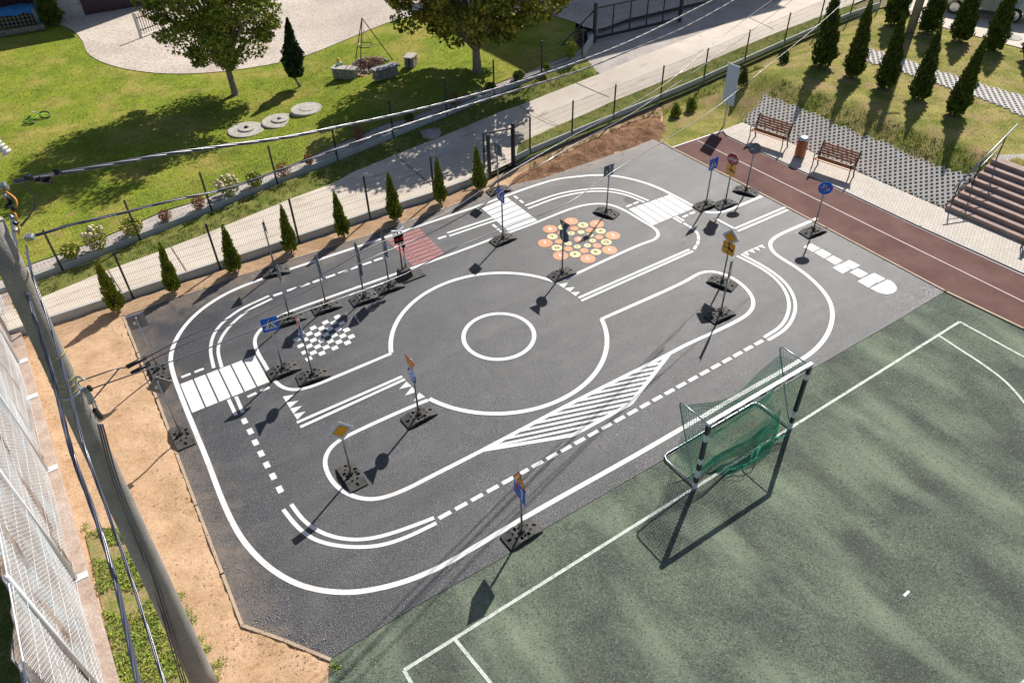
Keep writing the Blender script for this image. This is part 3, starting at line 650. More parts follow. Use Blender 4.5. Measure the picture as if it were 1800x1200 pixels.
# ================================================================ TRAFFIC SIGNS
def cells(nx, ny, xs, ys, holesd, prof, hb=-.0):
    mb = MB()
    def hgt(x): return prof(x)
    for i in range(nx):
        for j in range(ny):
            x0, x1, y0, y1 = xs[i], xs[i+1], ys[j], ys[j+1]; dep = holesd.get((i, j), 0)
            q = [Vector((x, y, hgt(x)-dep)) for x, y in ((x0, y0), (x1, y0), (x1, y1), (x0, y1))]; mb.add(q, [(0, 1, 2, 3)])
            if dep:
                tq = [v+Vector((0, 0, dep)) for v in q]; mb.add(q+tq, [(k, 4+k, 4+(k+1) % 4, (k+1) % 4) for k in range(4)])
    # skirt
    n = nx
    for y, f in ((ys[0], 1), (ys[-1], 0)):
        for i in range(n):
            q = [Vector((xs[i], y, 0)), Vector((xs[i+1], y, 0)), Vector((xs[i+1], y, hgt(xs[i+1]))), Vector((xs[i], y, hgt(xs[i])))]
            # arch under the middle
            for v in q[:2]:
                v.z = max(0, .045*(1-(v.x/.24)**2)) if abs(v.x) < .24 else 0
            mb.add(q, [(0, 1, 2, 3) if f else (3, 2, 1, 0)])
    for x, f in ((xs[0], 0), (xs[-1], 1)):
        q = [Vector((x, ys[0], 0)), Vector((x, ys[-1], 0)), Vector((x, ys[-1], hgt(x))), Vector((x, ys[0], hgt(x)))]; mb.add(q, [(0, 1, 2, 3) if f else (3, 2, 1, 0)])
    return mb
XS = [-.41, -.36, -.27, -.21, -.17, -.12, -.055, -.03, .03, .055, .12, .17, .21, .27, .36, .41]
YS = [-.21, -.17, -.14, -.09, -.035, .035, .09, .14, .17, .21]
def prof(x):
    a = abs(x); return .035+.07*min(1, (.41-a)/.24)-(.015 if a < .05 else 0)
HD = {}
for i in (5,):
    for j in (1, 2): HD[(i, j)] = .09
for i in (5, 9): 
    for j in (6, 7): HD[(i, j)] = .09
for ij in ((3, 3), (3, 5), (11, 3), (11, 5), (7, 2), (7, 6), (9, 1), (9, 2), (1, 4), (13, 4)): HD[ij] = .04 if ij[0] in (1, 13) else .08
base_me = cells(15, 9, XS, YS, HD, prof).build('rubber_base', rubber)
pole_me = MB().tube([(0, 0, .06), (0, 0, 1.86)], .024, 10).build('pole', zinc, smooth=True)
sock_me = MB().box((0, 0, .15), (.085, .085, .07)).tube([(.05, 0, .15), (.09, 0, .15)], .012, 6).build('pole_socket', rubber)
def rot2(l, a): c, s = math.cos(a), math.sin(a); return [(c*x-s*y, s*x+c*y) for x, y in l]
def ngon(n, r, a0=0): return [(r*math.cos(a0+2*math.pi*k/n), r*math.sin(a0+2*math.pi*k/n)) for k in range(n)]
def rsq(s, r=.03):
    h = s/2; out = []
    for cx, cy, a in ((h-r, h-r, 0), (-h+r, h-r, 90), (-h+r, -h+r, 180), (h-r, -h+r, 270)):
        for k in range(4): t = math.radians(a+30*k); out.append((cx+r*math.cos(t), cy+r*math.sin(t)))
    return out
def rect(cx, cy, w, h, a=0): return [(cx+x, cy+y) for x, y in rot2([(-w/2, -h/2), (w/2, -h/2), (w/2, h/2), (-w/2, h/2)], a)]
def bar(x0, y0, x1, y1, w):
    d = Vector((x1-x0, y1-y0)); n = Vector((-d.y, d.x)).normalized()*w/2; return [(x0+n.x, y0+n.y), (x0-n.x, y0-n.y), (x1-n.x, y1-n.y), (x1+n.x, y1+n.y)]
def ring(r0, r1, a0, a1, n=16):
    return [(r1*math.cos(a0+(a1-a0)*k/n), r1*math.sin(a0+(a1-a0)*k/n)) for k in range(n+1)]+[(r0*math.cos(a1-(a1-a0)*k/n), r0*math.sin(a1-(a1-a0)*k/n)) for k in range(n+1)]
def triup(s, down=False):
    h = s*.866; l = [(-s/2, -h/3), (s/2, -h/3), (0, 2*h/3)]
    return [(x, -y) for x, y in l][::-1] if down else l
PED = [('symbol', whites, [[(-.155, -.13), (.155, -.13), (0, .16)]]), ('figure', blacks, [bar(.0, .0, .012, .075, .045), ngon(10, .022, 0) and [(x+.012, y+.103) for x, y in ngon(10, .022)], bar(-.002, .0, -.045, -.105, .024), bar(.004, .0, .055, -.10, .024), bar(.008, .065, -.045, .015, .016), bar(.012, .065, .058, .02, .016)]), ('stripes', blues, [bar(x, -.125, x*.7, -.06, .012) for x in (-.10, -.05, .05, .10)])]
def plate(kind, root, z, front, sc=1.):
    """front: heading in degrees the face looks at; returns the plate mesh"""
    a = math.radians(front)-root.rotation_euler.z; n = Vector((math.cos(a), math.sin(a), 0)); X = Vector((-n.y, n.x, 0)); Y = Vector((0, 0, 1))
    def M(off): 
        m = Matrix((X, Y, n)).transposed().to_4x4(); m.translation = n*(.036+off)+Vector((0, 0, z)); return m
    col, back = {'ped': (blues, rsq(.41)), 'diamond': (whites, rot2(rsq(.40), math.pi/4)), 'orange': (oranges, rsq(.40)), 'stop': (whites, ngon(8, .235, math.pi/8)), 'round': (blues, ngon(32, .205)), 'endbike': (blues, ngon(32, .215)),
                 'yield': (reds, triup(.46, True)), 'warn': (reds, triup(.48)), 'narrow': (blues, rsq(.46))}[kind]
    back = [(x*sc, y*sc) for x, y in back]
    pl = MB().prism(back, .007, M(0), 0); k = len(pl.v)
    pl.mi[0] = 1
    p = pl.build('sign_plate', [col, plback], root)
    def sym(nm, m, polys, off):
        mb = MB()
        for q in polys: mb.prism([(x*sc, y*sc) for x, y in q], .002, M(off))
        mb.build(nm, m, p)
    if kind == 'ped':
        for i, (nm, m, q) in enumerate((PED[0], PED[2], PED[1])): sym(nm, m, q, .0055+.0022*i)
    if kind == 'diamond': sym('border', blacks, [rot2(rsq(.265, .015), math.pi/4)], .005); sym('centre', oranges, [rot2(rsq(.25, .012), math.pi/4)], .0075)
    if kind == 'orange':
        sym('symbol', blacks, [bar(-.15, 0, .0, 0, .022), bar(0, -.16, 0, -.0, .022), bar(0, .17, 0, .03, .05), bar(0, .06, .045, .0, .05), bar(.02, .0, .16, -.04, .05)], .0055)
    if kind == 'stop':
        sym('face', reds, [ngon(8, .218, math.pi/8)], .005); t = text_mesh('lettering', 'STOP', .135*sc, whites, p, M(.0075), .006)
    if kind == 'round':
        sym('arrow', whites, [ring(.10, .135, math.radians(s), math.radians(s+78)) for s in (10, 130, 250)]+[[(x, y) for x, y in rot2([(.085, .0), (.155, .0), (.12, .055)], math.radians(s+78))] for s in (10, 130, 250)], .0055)
    if kind == 'endbike':
        sym('symbol', whites, [ring(.038, .05, math.radians(0), math.radians(359)) and [(x-.085, y+.01) for x, y in ring(.036, .05, 0, 6.1)], [(x+.085, y-.04) for x, y in ring(.036, .05, 0, 6.1)], bar(-.085, .01, -.03, .075, .014), bar(-.03, .075, .04, .02, .014), bar(.04, .02, .085, -.04, .014), bar(-.085, .01, .03, -.01, .014), bar(-.09, .11, -.05, .12, .03)], .0055)
        sym('slash', reds, [bar(-.19, -.085, .19, .085, .034)], .0085)
    if kind == 'yield': sym('face', oranges, [triup(.36, True)], .0055)
    if kind == 'warn': sym('face', oranges, [triup(.40)], .0055); sym('symbol', blacks, [bar(.035, -.07, .035, .13, .02), bar(-.05, -.08, -.05, -.01, .022), bar(-.05, -.01, -.01, .03, .022), bar(-.01, .03, -.01, .09, .022)], .0078)
    if kind == 'narrow':
        sym('arrow_white', whites, [bar(.10, -.17, .10, .09, .05), [(.04, .07), (.16, .07), (.10, .19)]], .0055); sym('arrow_red', reds, [bar(-.10, .15, -.10, -.03, .05), [(-.15, -.02), (-.05, -.02), (-.10, -.10)]], .0055)
    Mb = M(-.006); MB().prism(rect(.07*sc, -.02, .07, .09), .003, Mb).build('sticker', sticker, p)
    br = MB(); br.box(n*.018+Vector((0, 0, z+.09)), (.05, .05, .03), Matrix.Rotation(a, 3, 'Z')); br.box(n*.018+Vector((0, 0, z-.09)), (.05, .05, .03), Matrix.Rotation(a, 3, 'Z')); br.build('bracket', zinc, p)
    return p
first = True
U, Vd = 33, 123
# base pixel, base yaw, [(kind, height, facing)], label, pole height scale
SIGNS = [
 ((278, 648), 123, [('ped', 1.68, 118)], 'portable sign seen from behind, square grey plate, by the left asphalt corner near the soil', 1),
 ((318, 762), 123, [('diamond', 1.68, 116)], 'portable sign with grey diamond plate seen from behind, beside the large left zebra crossing', 1),
 ((617, 832), 123, [('diamond', 1.56, 296)], 'portable orange and white diamond priority sign inside the lower left island loop', 1),
 ((736, 727), 36, [('yield', 1.80, 216), ('round', 1.42, 214)], 'portable sign pair of orange triangle over blue roundabout disc at the lower left roundabout entry', 1.05),
 ((917, 933), 35, [('warn', 1.80, 211), ('narrow', 1.46, 208)], 'portable orange warning triangle over blue square with two arrows, by the green court edge', 1.05),
 ((884, 417), 35, [('ped', 1.64, 213)], 'blue pedestrian crossing sign just below the top middle zebra crossing', .95),
 ((1066, 370), -35, [('ped', 1.58, 123)], 'square sign seen from behind on rubber base above the coloured number wheel', .95),
 ((1241, 357), 30, [('ped', 1.60, 305)], 'blue pedestrian crossing sign left of the stop sign near the running track', .95),
 ((1275, 355), 30, [('stop', 1.70, 222), ('orange', 1.33, 218)], 'red STOP sign above orange priority road panel beside the running track', .98),
 ((1312, 332), -32, [('round', 1.62, 78)], 'round grey disc sign seen from behind, next to the benches and track edge', .95),
 ((988, 478), 33, [('yield', 1.72, 38), ('round', 1.38, 38)], 'dark sign pair seen from behind, triangle over disc, before the number wheel', 1),
 ((1430, 403), 28, [('endbike', 1.62, 256)], 'round blue bicycle and path sign crossed by a red bar near the hopscotch', 1),
 ((1270, 493), -38, [('diamond', 1.63, 222), ('orange', 1.27, 222)], 'orange diamond over orange priority panel on the rear post of the right island loop', 1),
 ((1267, 549), 30, [('diamond', 1.70, 335), ('orange', 1.36, 335)], 'sign turned edge-on on the front post inside the right island loop line', 1),
 ((497, 646), 32, [('ped', 1.60, 293)], 'blue pedestrian crossing sign beside the chessboard marking', .95),
 ((549, 656), 26, [('yield', 1.80, 208), ('round', 1.42, 207)], 'edge-on sign post with triangle and disc just below the chessboard', 1.05),
 ((509, 556), 28, [('diamond', 1.60, 26)], 'edge-on sign post at the top left corner of the chessboard, in front of another post', .98),
 ((484, 473), 20, [('warn', 1.62, 26)], 'thin edge-on sign post at the asphalt rim under the young thujas', .98),
 ((573, 535), 28, [('diamond', 1.60, 27), ('ped', 1.28, 27)], 'edge-on sign post just above the right half of the chessboard', .98),
 ((640, 520), 28, [('diamond', 1.72, 27), ('orange', 1.40, 27), ('round', 1.05, 27)], 'edge-on sign post with three stacked plates left of the railway crossing signal', 1.05),
 ((684, 500), 28, [('warn', 1.72, 28), ('ped', 1.34, 28)], 'edge-on sign post nearest to the railway crossing signal', 1.04),
 ((876, 331), 28, [('ped', 1.58, 40)], 'narrow seen square sign from behind in front of the fence gate', .95),
]
for k, (px, by, pls, lab, hs_) in enumerate(SIGNS):
    p = G(px[0], px[1], .12); p.z = .002
    r = empty('traffic_sign', p, math.radians(by), lab, 'traffic sign', 'portable traffic signs on rubber bases')
    for proto in (base_me, pole_me, sock_me):
        o = proto if first else proto.copy()
        if not first: COL.objects.link(o)
        o.parent = r
        if proto is pole_me: o.scale = (1, 1, (pls[0][1]+(.16 if pls[0][0] != 'yield' else .10))/1.86)
    first = False
    for kd, z, fr in pls: plate(kd, r, z, fr, 1.0)
# railway crossing signal with raised barrier
p = G(712, 487); r = empty('crossing_signal', p, math.radians(33), 'miniature railway crossing signal with raised red and white barrier arm on black box', 'signal')
MB().box((0, 0, .16), (.42, .34, .32), taper=.8).build('base_box', rubber, r, bevel=.02)
MB().box((.18, -.1, .02), (.75, .40, .05)).build('foot_plate', rubber, r, bevel=.01)
mb = MB()
for k in range(7): mb.tube([(-.05, 0, .3+.2*k), (-.05, 0, .5+.2*k)], .022, 8, mi=1 if k in (2, 3) else 0)
mb.build('post', [blacks, reds], r)
hd_ = MB().box((-.05, -.03, 1.42), (.30, .05, .30)).build('signal_board', blacks, r, bevel=.02)
for x in (-.12, .02): MB().lathe((x, -.075, 1.42), [(.05, 0), (.045, .03)], 14, M=Matrix.Rotation(math.pi/2, 3, 'X')).build('lamp', reds, hd_)
mb = MB()
for s in (1, -1): mb.beam((-.05-.2, -.05, 1.68-.07*s), (-.05+.2, -.05, 1.68+.07*s), .012, .05, up=(0, 1, 0))
mb.build('cross_plate', whites, r)
MB().box((.02, -.12, 1.2), (.1, .12, .12)).build('bell', blacks, r, bevel=.02)
mb = MB(); n_ = 12
b0_, b1_ = Vector((.10, .06, .32)), Vector((.10, .10, 1.95))
for k in range(n_): mb.beam(b0_+(b1_-b0_)*k/n_, b0_+(b1_-b0_)*(k+1)/n_, .035, .035, mi=0 if k % 4 else 1, up=(1, 0, 0))
mb.build('barrier_arm', [whites, reds], r)
# ================================================================ GOAL
gL, gR = G(1221, 856), G(1388, 752); gu = (gR-gL).normalized(); gn = Vector((-gu.y, gu.x, 0)); W_ = (gR-gL).length
root = empty('handball_goal', gL, math.atan2(gu.y, gu.x), 'black and white handball goal with sagging green net at the court edge', 'goal')
gw = mat('goal_white', (.72, .74, .76), rough=.4); gk = mat('goal_dark', (.016, .024, .034), rough=.35)
def banded(a, b, w, bands, up, name, mats):
    mb = MB(); a, b = Vector(a), Vector(b)
    for s0, s1, m in bands: mb.beam(a+(b-a)*s0, a+(b-a)*s1, w, w, mi=m, up=up)
    return mb.build(name, mats, root)
banded((0, 0, 0), (0, 0, 2.0), .08, [(0, .09, 1), (.09, .18, 0), (.18, .30, 1), (.30, .40, 0), (.40, .48, 1), (.48, .76, 0), (.76, .86, 1), (.86, 1.0, 0)], (1, 0, 0), 'goal_post', [gk, gw])
banded((W_, 0, 0), (W_, 0, 2.0), .08, [(0, .10, 1), (.10, .19, 0), (.19, .29, 1), (.29, .80, 0), (.80, .88, 1), (.88, 1.0, 0)], (1, 0, 0), 'goal_post', [gk, gw])
bn = []; 
for k in range(15): bn.append((k/15, (k+1)/15, 1 if k % 2 == 0 else 0))
mb = MB(); a, b = Vector((-.04, 0, 2.04)), Vector((W_+.04, 0, 2.04))
for s0, s1, m in bn: mb.beam(a+(b-a)*s0, a+(b-a)*s1, .08, .08, mi=m)
for k in range(len(mb.f)):
    if k % 6 == 1: mb.mi[k] = 1
mb.build('crossbar', [gk, gw], root)
dpt = [(0, .10), ]
tb = mat('goal_tube', (.36, .40, .44), rough=.3, metal=.7)
bk = 1.05
def rc_(P, n=5): return smooth_path(P, n)
for x, s in ((0.0, 1), (W_, -1)):
    MB().tube([(x, .03, 2.0), (x, .72, 2.0), (x, .80, 1.97), (x, .82, 1.9), (x, .44, 1.0), (x, .10, .25), (x, .03, .18)], .016, 8).build('side_hoop', tb, root, smooth=True)
MB().tube([(0, .03, .03), (0, bk-.14, .03), (.05, bk-.03, .03), (.16, bk, .03), (W_-.16, bk, .03), (W_-.05, bk-.03, .03), (W_, bk-.14, .03), (W_, .03, .03)], .02, 8).build('ground_frame', tb, root, smooth=True)
def net_surface(f, nu, nvv, r, segu=1):
    mb = MB()
    for i in range(nu+1): mb.tube([f(i/nu, j/nvv) for j in range(nvv+1)], r, 3, cap=False)
    for j in range(nvv+1): mb.tube([f(i/nu, j/nvv) for i in range(nu+1)], r, 3, cap=False)
    return mb
def backnet(u, v):           # v 0 top front ... 1 bottom
    pts = [Vector((0, .04, 2.0)), Vector((0, .78, 1.82)), Vector((0, .62, 1.1)), Vector((0, .70, .55)), Vector((0, .40, .14)), Vector((0, .15, .05))]
    t = v*5; i = min(4, int(t)); q = pts[i].lerp(pts[i+1], t-i)
    sag = math.sin(math.pi*u); x = u*W_
    y = q.y - .25*sag*math.sin(math.pi*min(1, v*1.3)) + .05*math.sin(9*u+5*v); z = q.z-.22*sag*(v < .5)*math.sin(math.pi*min(1, v*2)) 
    if v > .8: z = max(.02, z+.04*math.sin(14*u))
    return Vector((x*.96+.06, y, max(.02, z)))
net_surface(backnet, 50, 54, .0038).build('net', greennet, root)
for x in (0.0, W_):
    def sn(u, v, x=x):
        yb = .80-.5*v if v < .5 else .55+.3*(v-.5); return Vector((x+(.05 if x == 0 else -.05)*math.sin(math.pi*v), .04+(yb-.04)*u, 1.98-(1.9-.1*math.sin(3*u))*v))
    net_surface(sn, 10, 26, .0036).build('side_net', greennet, root)
fold = MB()
for k in range(4):
    ph = random.uniform(0, 6); pts = [Vector((.75+2.1*s/14, .02+.12*math.sin(s*.7+ph)-.28+.18*s/14*1.2, .05+.05*abs(math.sin(s*.9+ph))+.16*math.sin(math.pi*s/14)*random.uniform(.3, 1))) for s in range(15)]
    fold.tube(pts, .006, 5)
fold.build('net_fold', greennet, root)
def apron(u, v): return Vector((.7+2.2*u, .25-.55*v*math.sin(math.pi*(.15+.8*u)), .50*(1-v)**1.2*(.35+.65*u)+.03+.03*math.sin(20*u+6*v)))
net_surface(apron, 56, 16, .0048).build('net_apron', greennet, root)
# ================================================================ BENCHES AND BIN
def make_bench(loc, rz, label):
    r = empty('park_bench', loc, rz, label, 'bench', 'wooden slat benches on cast iron legs'); Lb = 1.42
    mb = MB()
    for k in range(5): mb.box((0, .04+.083*k, .44-.004*k), (Lb, .066, .03))
    mb.build('seat', woodl, r, bevel=.004)
    mb = MB(); bd = Vector((0, .28, .96)).normalized()
    for k in range(5):
        c = Vector((0, .44, .50))+bd*(.04+.088*k); mb.box(c, (Lb, .024, .064), Matrix.Rotation(math.radians(-16), 3, 'X'))
    mb.build('backrest', wood, r, bevel=.004)
    for x in (-Lb/2+.03, Lb/2-.03):
        mb = MB(); t = .02
        mb.tube([(x, .0, .0), (x, .05, .2), (x, .02, .42), (x, -.02, .55), (x, .02, .64), (x, .12, .66), (x, .42, .62)], .02, 6)
        mb.tube([(x, .02, .42), (x, .4, .42), (x, .47, .40)], .02, 6); mb.tube([(x, .56, .0), (x, .46, .2), (x, .43, .42), (x, .50, .7), (x, .58, .96)], .026, 6)
        mb.tube([(x, .10, .64), (x, .2, .52), (x, .33, .56), (x, .38, .44)], .012, 5)
        mb.build('end_frame', iron, r)
    return r
def bench_at(fl, fr, label):
    d = (fr-fl); rz = math.atan2(d.y, d.x); m = (fl+fr)/2; return make_bench(Vector((m.x, m.y, .05)), rz, label)
b1 = bench_at(G(1312, 247, .05), G(1375, 268, .05), 'wooden slat bench left of the litter bin, in front of the lattice slabs')
b2 = copy_tree(b1); q0, q1 = G(1420, 299, .05), G(1493, 320, .05); b2.location = (q0+q1)/2; b2['label'] = 'wooden slat bench right of the litter bin, nearer to the stairs'
b3 = copy_tree(b1); b3.location = G(1836, 452, .05); b3['label'] = 'wooden bench cut by the right picture edge below the stairs'
p = G(1405, 275, .05); r = empty('litter_bin', p, .3, 'round wood slatted litter bin with pale steel lid between the two benches', 'litter bin')
mb = MB()
for k in range(18):
    a = 2*math.pi*k/18; mb.box((.185*math.cos(a), .185*math.sin(a), .36), (.022, .046, .62), Matrix.Rotation(a, 3, 'Z'))
mb.build('slats', wood, r); MB().lathe((0, 0, .05), [(.16, 0), (.165, .6)], 18).build('liner', iron, r, smooth=True)
MB().lathe((0, 0, .70), [(.215, 0), (.225, .02), (.215, .07), (.12, .10), (.02, .105)], 24).build('lid', steel, r, smooth=True)
# ================================================================ STAIRS WITH RAILS
sroot = empty('stairs', PB, math.atan2(PE.y, PE.x), 'broad reddish stone stairs climbing the grass bank beside the lattice slabs', 'stairs')
SW = 2.45
for k in range(8):
    mb = MB(); mb.box((SW/2+1.2, .30*k+.16, .05+.075+.144*k-.06), (SW+2.4, .34, .27)); mb.build('step', tread, sroot, bevel=.01)
def rail(x, label):
    p = PB+PE*x; r = empty('handrail', Vector((p.x, p.y, .05)), math.atan2(PE.y, PE.x), label, 'handrail', 'stair handrails')
    sl = 1.15/2.4
    for y in (.12, 1.15, 2.25): MB().tube([(0, y, sl*y), (0, y, sl*y+.95)], .022, 8).build('post', dmetal, r)
    MB().tube([(0, -.12, sl*-.12+.93), (0, 2.75, sl*2.75+.93)], .027, 10).build('top_rail', zinc, r, smooth=True)
    MB().tube([(0, .12, sl*.12+.62), (0, 2.25, sl*2.25+.62)], .016, 8).build('middle_rail', zinc, r, smooth=True)
rail(.08, 'metal handrail on the left side of the stairs next to the lattice slabs')
rail(SW+.05, 'metal handrail in the middle of the stairs at the right picture edge')
# banner board
p = G(1272, 222); r = empty('information_board', p, math.radians(-57), 'tall pale blue banner board on a single post beside the track end', 'board')
MB().tube([(0, 0, 0), (0, 0, 1.0)], .03, 8).tube([(-.2, .02, 1), (-.2, .02, 2.5)], .015, 6).tube([(.2, .02, 1), (.2, .02, 2.5)], .015, 6).build('post', zinc, r)
Mx = Matrix.Rotation(math.pi, 4, 'Z')
bb = MB().box((0, 0, 1.70), (.58, .025, 1.55)).build('board', mat('banner_blue', (.58, .70, .84), (.64, .76, .90), rough=.5, sc=2), r, bevel=.005)
# ================================================================ UTILITY POLES AND CABLES
pb = G(366, 1215); pt = G(-17, 390, 9.3); axis = (pt-pb)
r = empty('utility_pole', pb, 0, 'huge near concrete utility pole leaning up across the left side, with black cables', 'utility pole')
n = 14; MB().tube([axis*(k/n) for k in range(n+1)], [.205-.085*(k/n) for k in range(n+1)], 28).build('shaft', polem, r, smooth=True)
def along(f): return axis*f
def band(f, name, m, rr, h=.04):
    c = along(f); ax = axis.normalized(); MB().tube([c-ax*h/2, c+ax*h/2], rr, 24, cap=True).build(name, m, r, smooth=True)
yl = mat('yellow_strap', (.42, .34, .10), rough=.6)
def frac(py):            # fraction of the pole length whose centre shows at picture row py
    lo, hi = 0., 1.
    for _ in range(30):
        m = (lo+hi)/2; q = pb+along(m); v = CROT.transposed() @ (q-Vector((0, 0, CAMH))); y = 600-FPX*v.y/(-v.z)
        if y > py: lo = m
        else: hi = m
    return (lo+hi)/2
for py in (622, 662, 672, 682):
    f = frac(py); band(f, 'strap', yl, .205-.085*f+.006, .018)
f = frac(688); band(f, 'clamp_band', zinc, .205-.085*f+.010, .05)
def cam_pt(px, py, f):          # a point beside the pole, at the pole's own distance
    q = pb+along(f); v = CROT.transposed() @ (q-Vector((0, 0, CAMH))); d = -v.z-.25; ryy = ray(px, py); return Vector((0, 0, CAMH))+ryy*d-pb
def gear(name, m, px, py, dims, rx=0):
    q = cam_pt(px, py, frac(py)); MB().box(q, dims, Matrix.Rotation(rx, 3, 'X') @ Matrix.Rotation(rx*.7, 3, 'Z')).build(name, m, r, bevel=.012)
gear('splice_box', blacks, 172, 727, (.055, .055, .19), .2)
gear('anchor_clamp', zinc, 150, 690, (.05, .06, .16), .4); gear('anchor_clamp', zinc, 158, 702, (.04, .05, .12), -.3)
gear('anchor_clamp', blacks, 158, 682, (.04, .045, .09), .2)
gear('insulator_head', zinc, 8, 328, (.06, .06, .08), .5); gear('junction_box', zinc, 52, 417, (.085, .07, .05), .2)
for k, (x, y) in enumerate([(10, 345), (18, 352), (24, 366), (22, 382), (28, 392), (14, 362), (27, 404)]): gear('connector', blacks if k % 3 else zinc, x, y, (.04, .045, .05+.02*(k % 2)), .3*k)
def hang(pxs, rad, m, dz=0, name='loop_wire'):
    P = [cam_pt(x, y, frac(min(1180, max(330, y)))) for x, y in pxs]; MB().tube(smooth_path(P, 5), rad, 6).build(name, m, r, smooth=True)
hang([(5, 335), (18, 342), (28, 352), (29, 362), (24, 366)], .010, mat('orange_wire', (.75, .30, .06), rough=.5))
hang([(18, 368), (28, 378), (30, 395), (34, 404), (32, 412)], .009, MATS['orange_wire'])
hang([(150, 668), (136, 662), (134, 675), (150, 692), (168, 706)], .012, sticker)
hang([(168, 735), (160, 700), (148, 680), (158, 690), (172, 720)], .012, sticker)
for k in range(3): hang([(172+k*4, 745), (200+k*4, 850-k*3), (262+k*5, 1010), (322+k*4, 1210)], .012, cablem, name='down_cable')
q = cam_pt(4, 262, frac(262)); mb = MB()
for k in range(4): mb.lathe(q, [(.02, -.06+.035*k), (.055, -.05+.035*k), (.05, -.035+.035*k), (.02, -.03+.035*k)], 18, M=Matrix.Rotation(-.5, 3, 'Y'))
mb.build('insulator', whitem, r, smooth=True)
TOPA = pt; far_b = GT(1600, 56); far_t = far_b+Vector((.1, 0, 9.6))
r2 = empty('utility_pole', far_b, 0, 'distant concrete utility pole between the tall thujas at the top right', 'utility pole')
MB().tube([Vector((0, 0, -.2)), Vector((0, 0, 9.8))], [.20, .12], 20).build('shaft', polem, r2, smooth=True)
MB().box((0, 0, 9.3), (1.2, .08, .08)).build('cross_arm', zinc, r2)
def plane_pts(pxs, a, b):
    d = b-a; nn = Vector((d.y, -d.x, 0)).normalized(); out = []
    for x, y in pxs:
        v = ray(x, y); c = Vector((0, 0, CAMH)); k = (a-c).dot(nn)/v.dot(nn); out.append(c+v*k)
    return out
def cable(P, rad, strands, label, pitch=1.25, seg=None, ends=None):
    P = resample(smooth_path(P, 10), .12 if strands > 1 else .5); mb = MB()
    if strands == 1: mb.tube(P, rad, 6)
    else:
        sr = rad*.56; L_ = 0; prev = P[0]; ph = []
        for q in P: L_ += (q-prev).length; prev = q; ph.append(L_/pitch*2*math.pi)
        for s in range(strands):
            pts = []
            for i, q in enumerate(P):
                d = (P[min(i+1, len(P)-1)]-P[max(0, i-1)]).normalized(); x = Vector((0, 0, 1)); x = (x-d*x.dot(d)).normalized(); y = d.cross(x); a = ph[i]+2*math.pi*s/strands
                pts.append(q+(x*math.cos(a)+y*math.sin(a))*rad*.55)
            mb.tube(pts, sr, 6)
    o = mb.build('overhead_cable', cablem, smooth=True); tag(o, label, 'cable', 'overhead cables'); 
    return o
CA = plane_pts([(25, 320), (100, 306), (200, 288), (300, 270), (400, 256), (500, 242), (600, 222), (700, 201), (820, 171), (930, 139), (1020, 108), (1110, 72), (1200, 28), (1280, -14), (1400, -90)], TOPA, far_t)
cable(CA, .022, 4, 'upper thick twisted black cable crossing the lawn from the near pole to the top edge')
CB = plane_pts([(62, 414), (130, 394), (200, 378), (300, 353), (400, 331), (500, 296), (600, 259), (700, 224), (820, 186), (930, 152), (1020, 124), (1110, 88), (1200, 50), (1300, -5), (1400, -70)], TOPA+Vector((.1, -.1, -.3)), far_t+Vector((.5, -.5, 0)))
cable(CB, .016, 3, 'lower twisted black cable over the garden fence and gravel bed')
C1 = plane_pts([(250, 632), (345, 583), (460, 537), (560, 486), (640, 440), (720, 404), (800, 365), (880, 312), (1000, 243), (1100, 190), (1180, 140), (1262, 70), (1330, 20), (1400, -30)], TOPA+Vector((.15, 0, -1)), far_t+Vector((.2, 0, -.5)))
cable(C1, .008, 1, 'upper of the two thin wires running from the splice over the playground')
C2 = plane_pts([(256, 638), (345, 595), (460, 550), (560, 500), (660, 450), (760, 408), (860, 352), (930, 303), (1010, 254), (1100, 206), (1200, 140), (1270, 92), (1340, 40), (1420, -20)], TOPA+Vector((.2, 0, -1.1)), far_t+Vector((.3, 0, -.5)))
cable(C2, .008, 1, 'lower of the two thin wires running from the splice over the playground')
C3 = plane_pts([(158, 684), (250, 652), (350, 618), (460, 574), (600, 524), (700, 487), (800, 436), (900, 396), (1000, 356), (1080, 300), (1180, 240), (1260, 188), (1340, 124), (1420, 60), (1500, -10)], TOPA+Vector((.3, 0, -1.3)), far_t+Vector((1.5, -1, -.5)))
cable(C3, .009, 1, 'lowest thin single wire passing over the chessboard and number wheel')
sp = plane_pts([(223, 645), (256, 628)], TOPA+Vector((.15, 0, -1)), far_t+Vector((.2, 0, -.5)))
mb = MB(); mb.tube(sp, .028, 10); dq = Vector((.03, -.02, -.09)); mb.tube([sp[0]+dq, sp[1]+dq], .026, 10); tag(mb.build('cable_splice', blacks, smooth=True), 'pair of black splice sleeves on the wires beside the near pole', 'splice')
C4 = plane_pts([(134, 672), (150, 655), (190, 650), (225, 645)], TOPA+Vector((.15, 0, -1)), far_t); cable(C4, .009, 1, 'thin wire loop between the pole clamp and the upper splice sleeve')
C5 = plane_pts([(165, 700), (170, 680), (195, 655), (225, 640)], TOPA+Vector((.15, 0, -1)), far_t); cable(C5, .009, 1, 'second thin wire loop under the splice, close to the pole clamp')
dB = Vector((.52, -.85, 0))*20
B1 = plane_pts([(20, 380), (34, 462), (58, 550), (90, 650), (128, 800), (165, 900), (200, 1010), (245, 1210), (290, 1400)], TOPA, TOPA+dB)
cable(B1, .020, 4, 'thick twisted black cable bundle left of the near pole running to the bottom edge')
B2 = plane_pts([(46, 432), (56, 480), (84, 560), (112, 650), (150, 790), (190, 900), (230, 1015), (292, 1210), (340, 1380)], TOPA+Vector((.15, 0, -.2)), TOPA+Vector((.15, 0, -.2))+dB)
cable(B2, .014, 3, 'thinner twisted cable bundle in front of the near pole shaft')
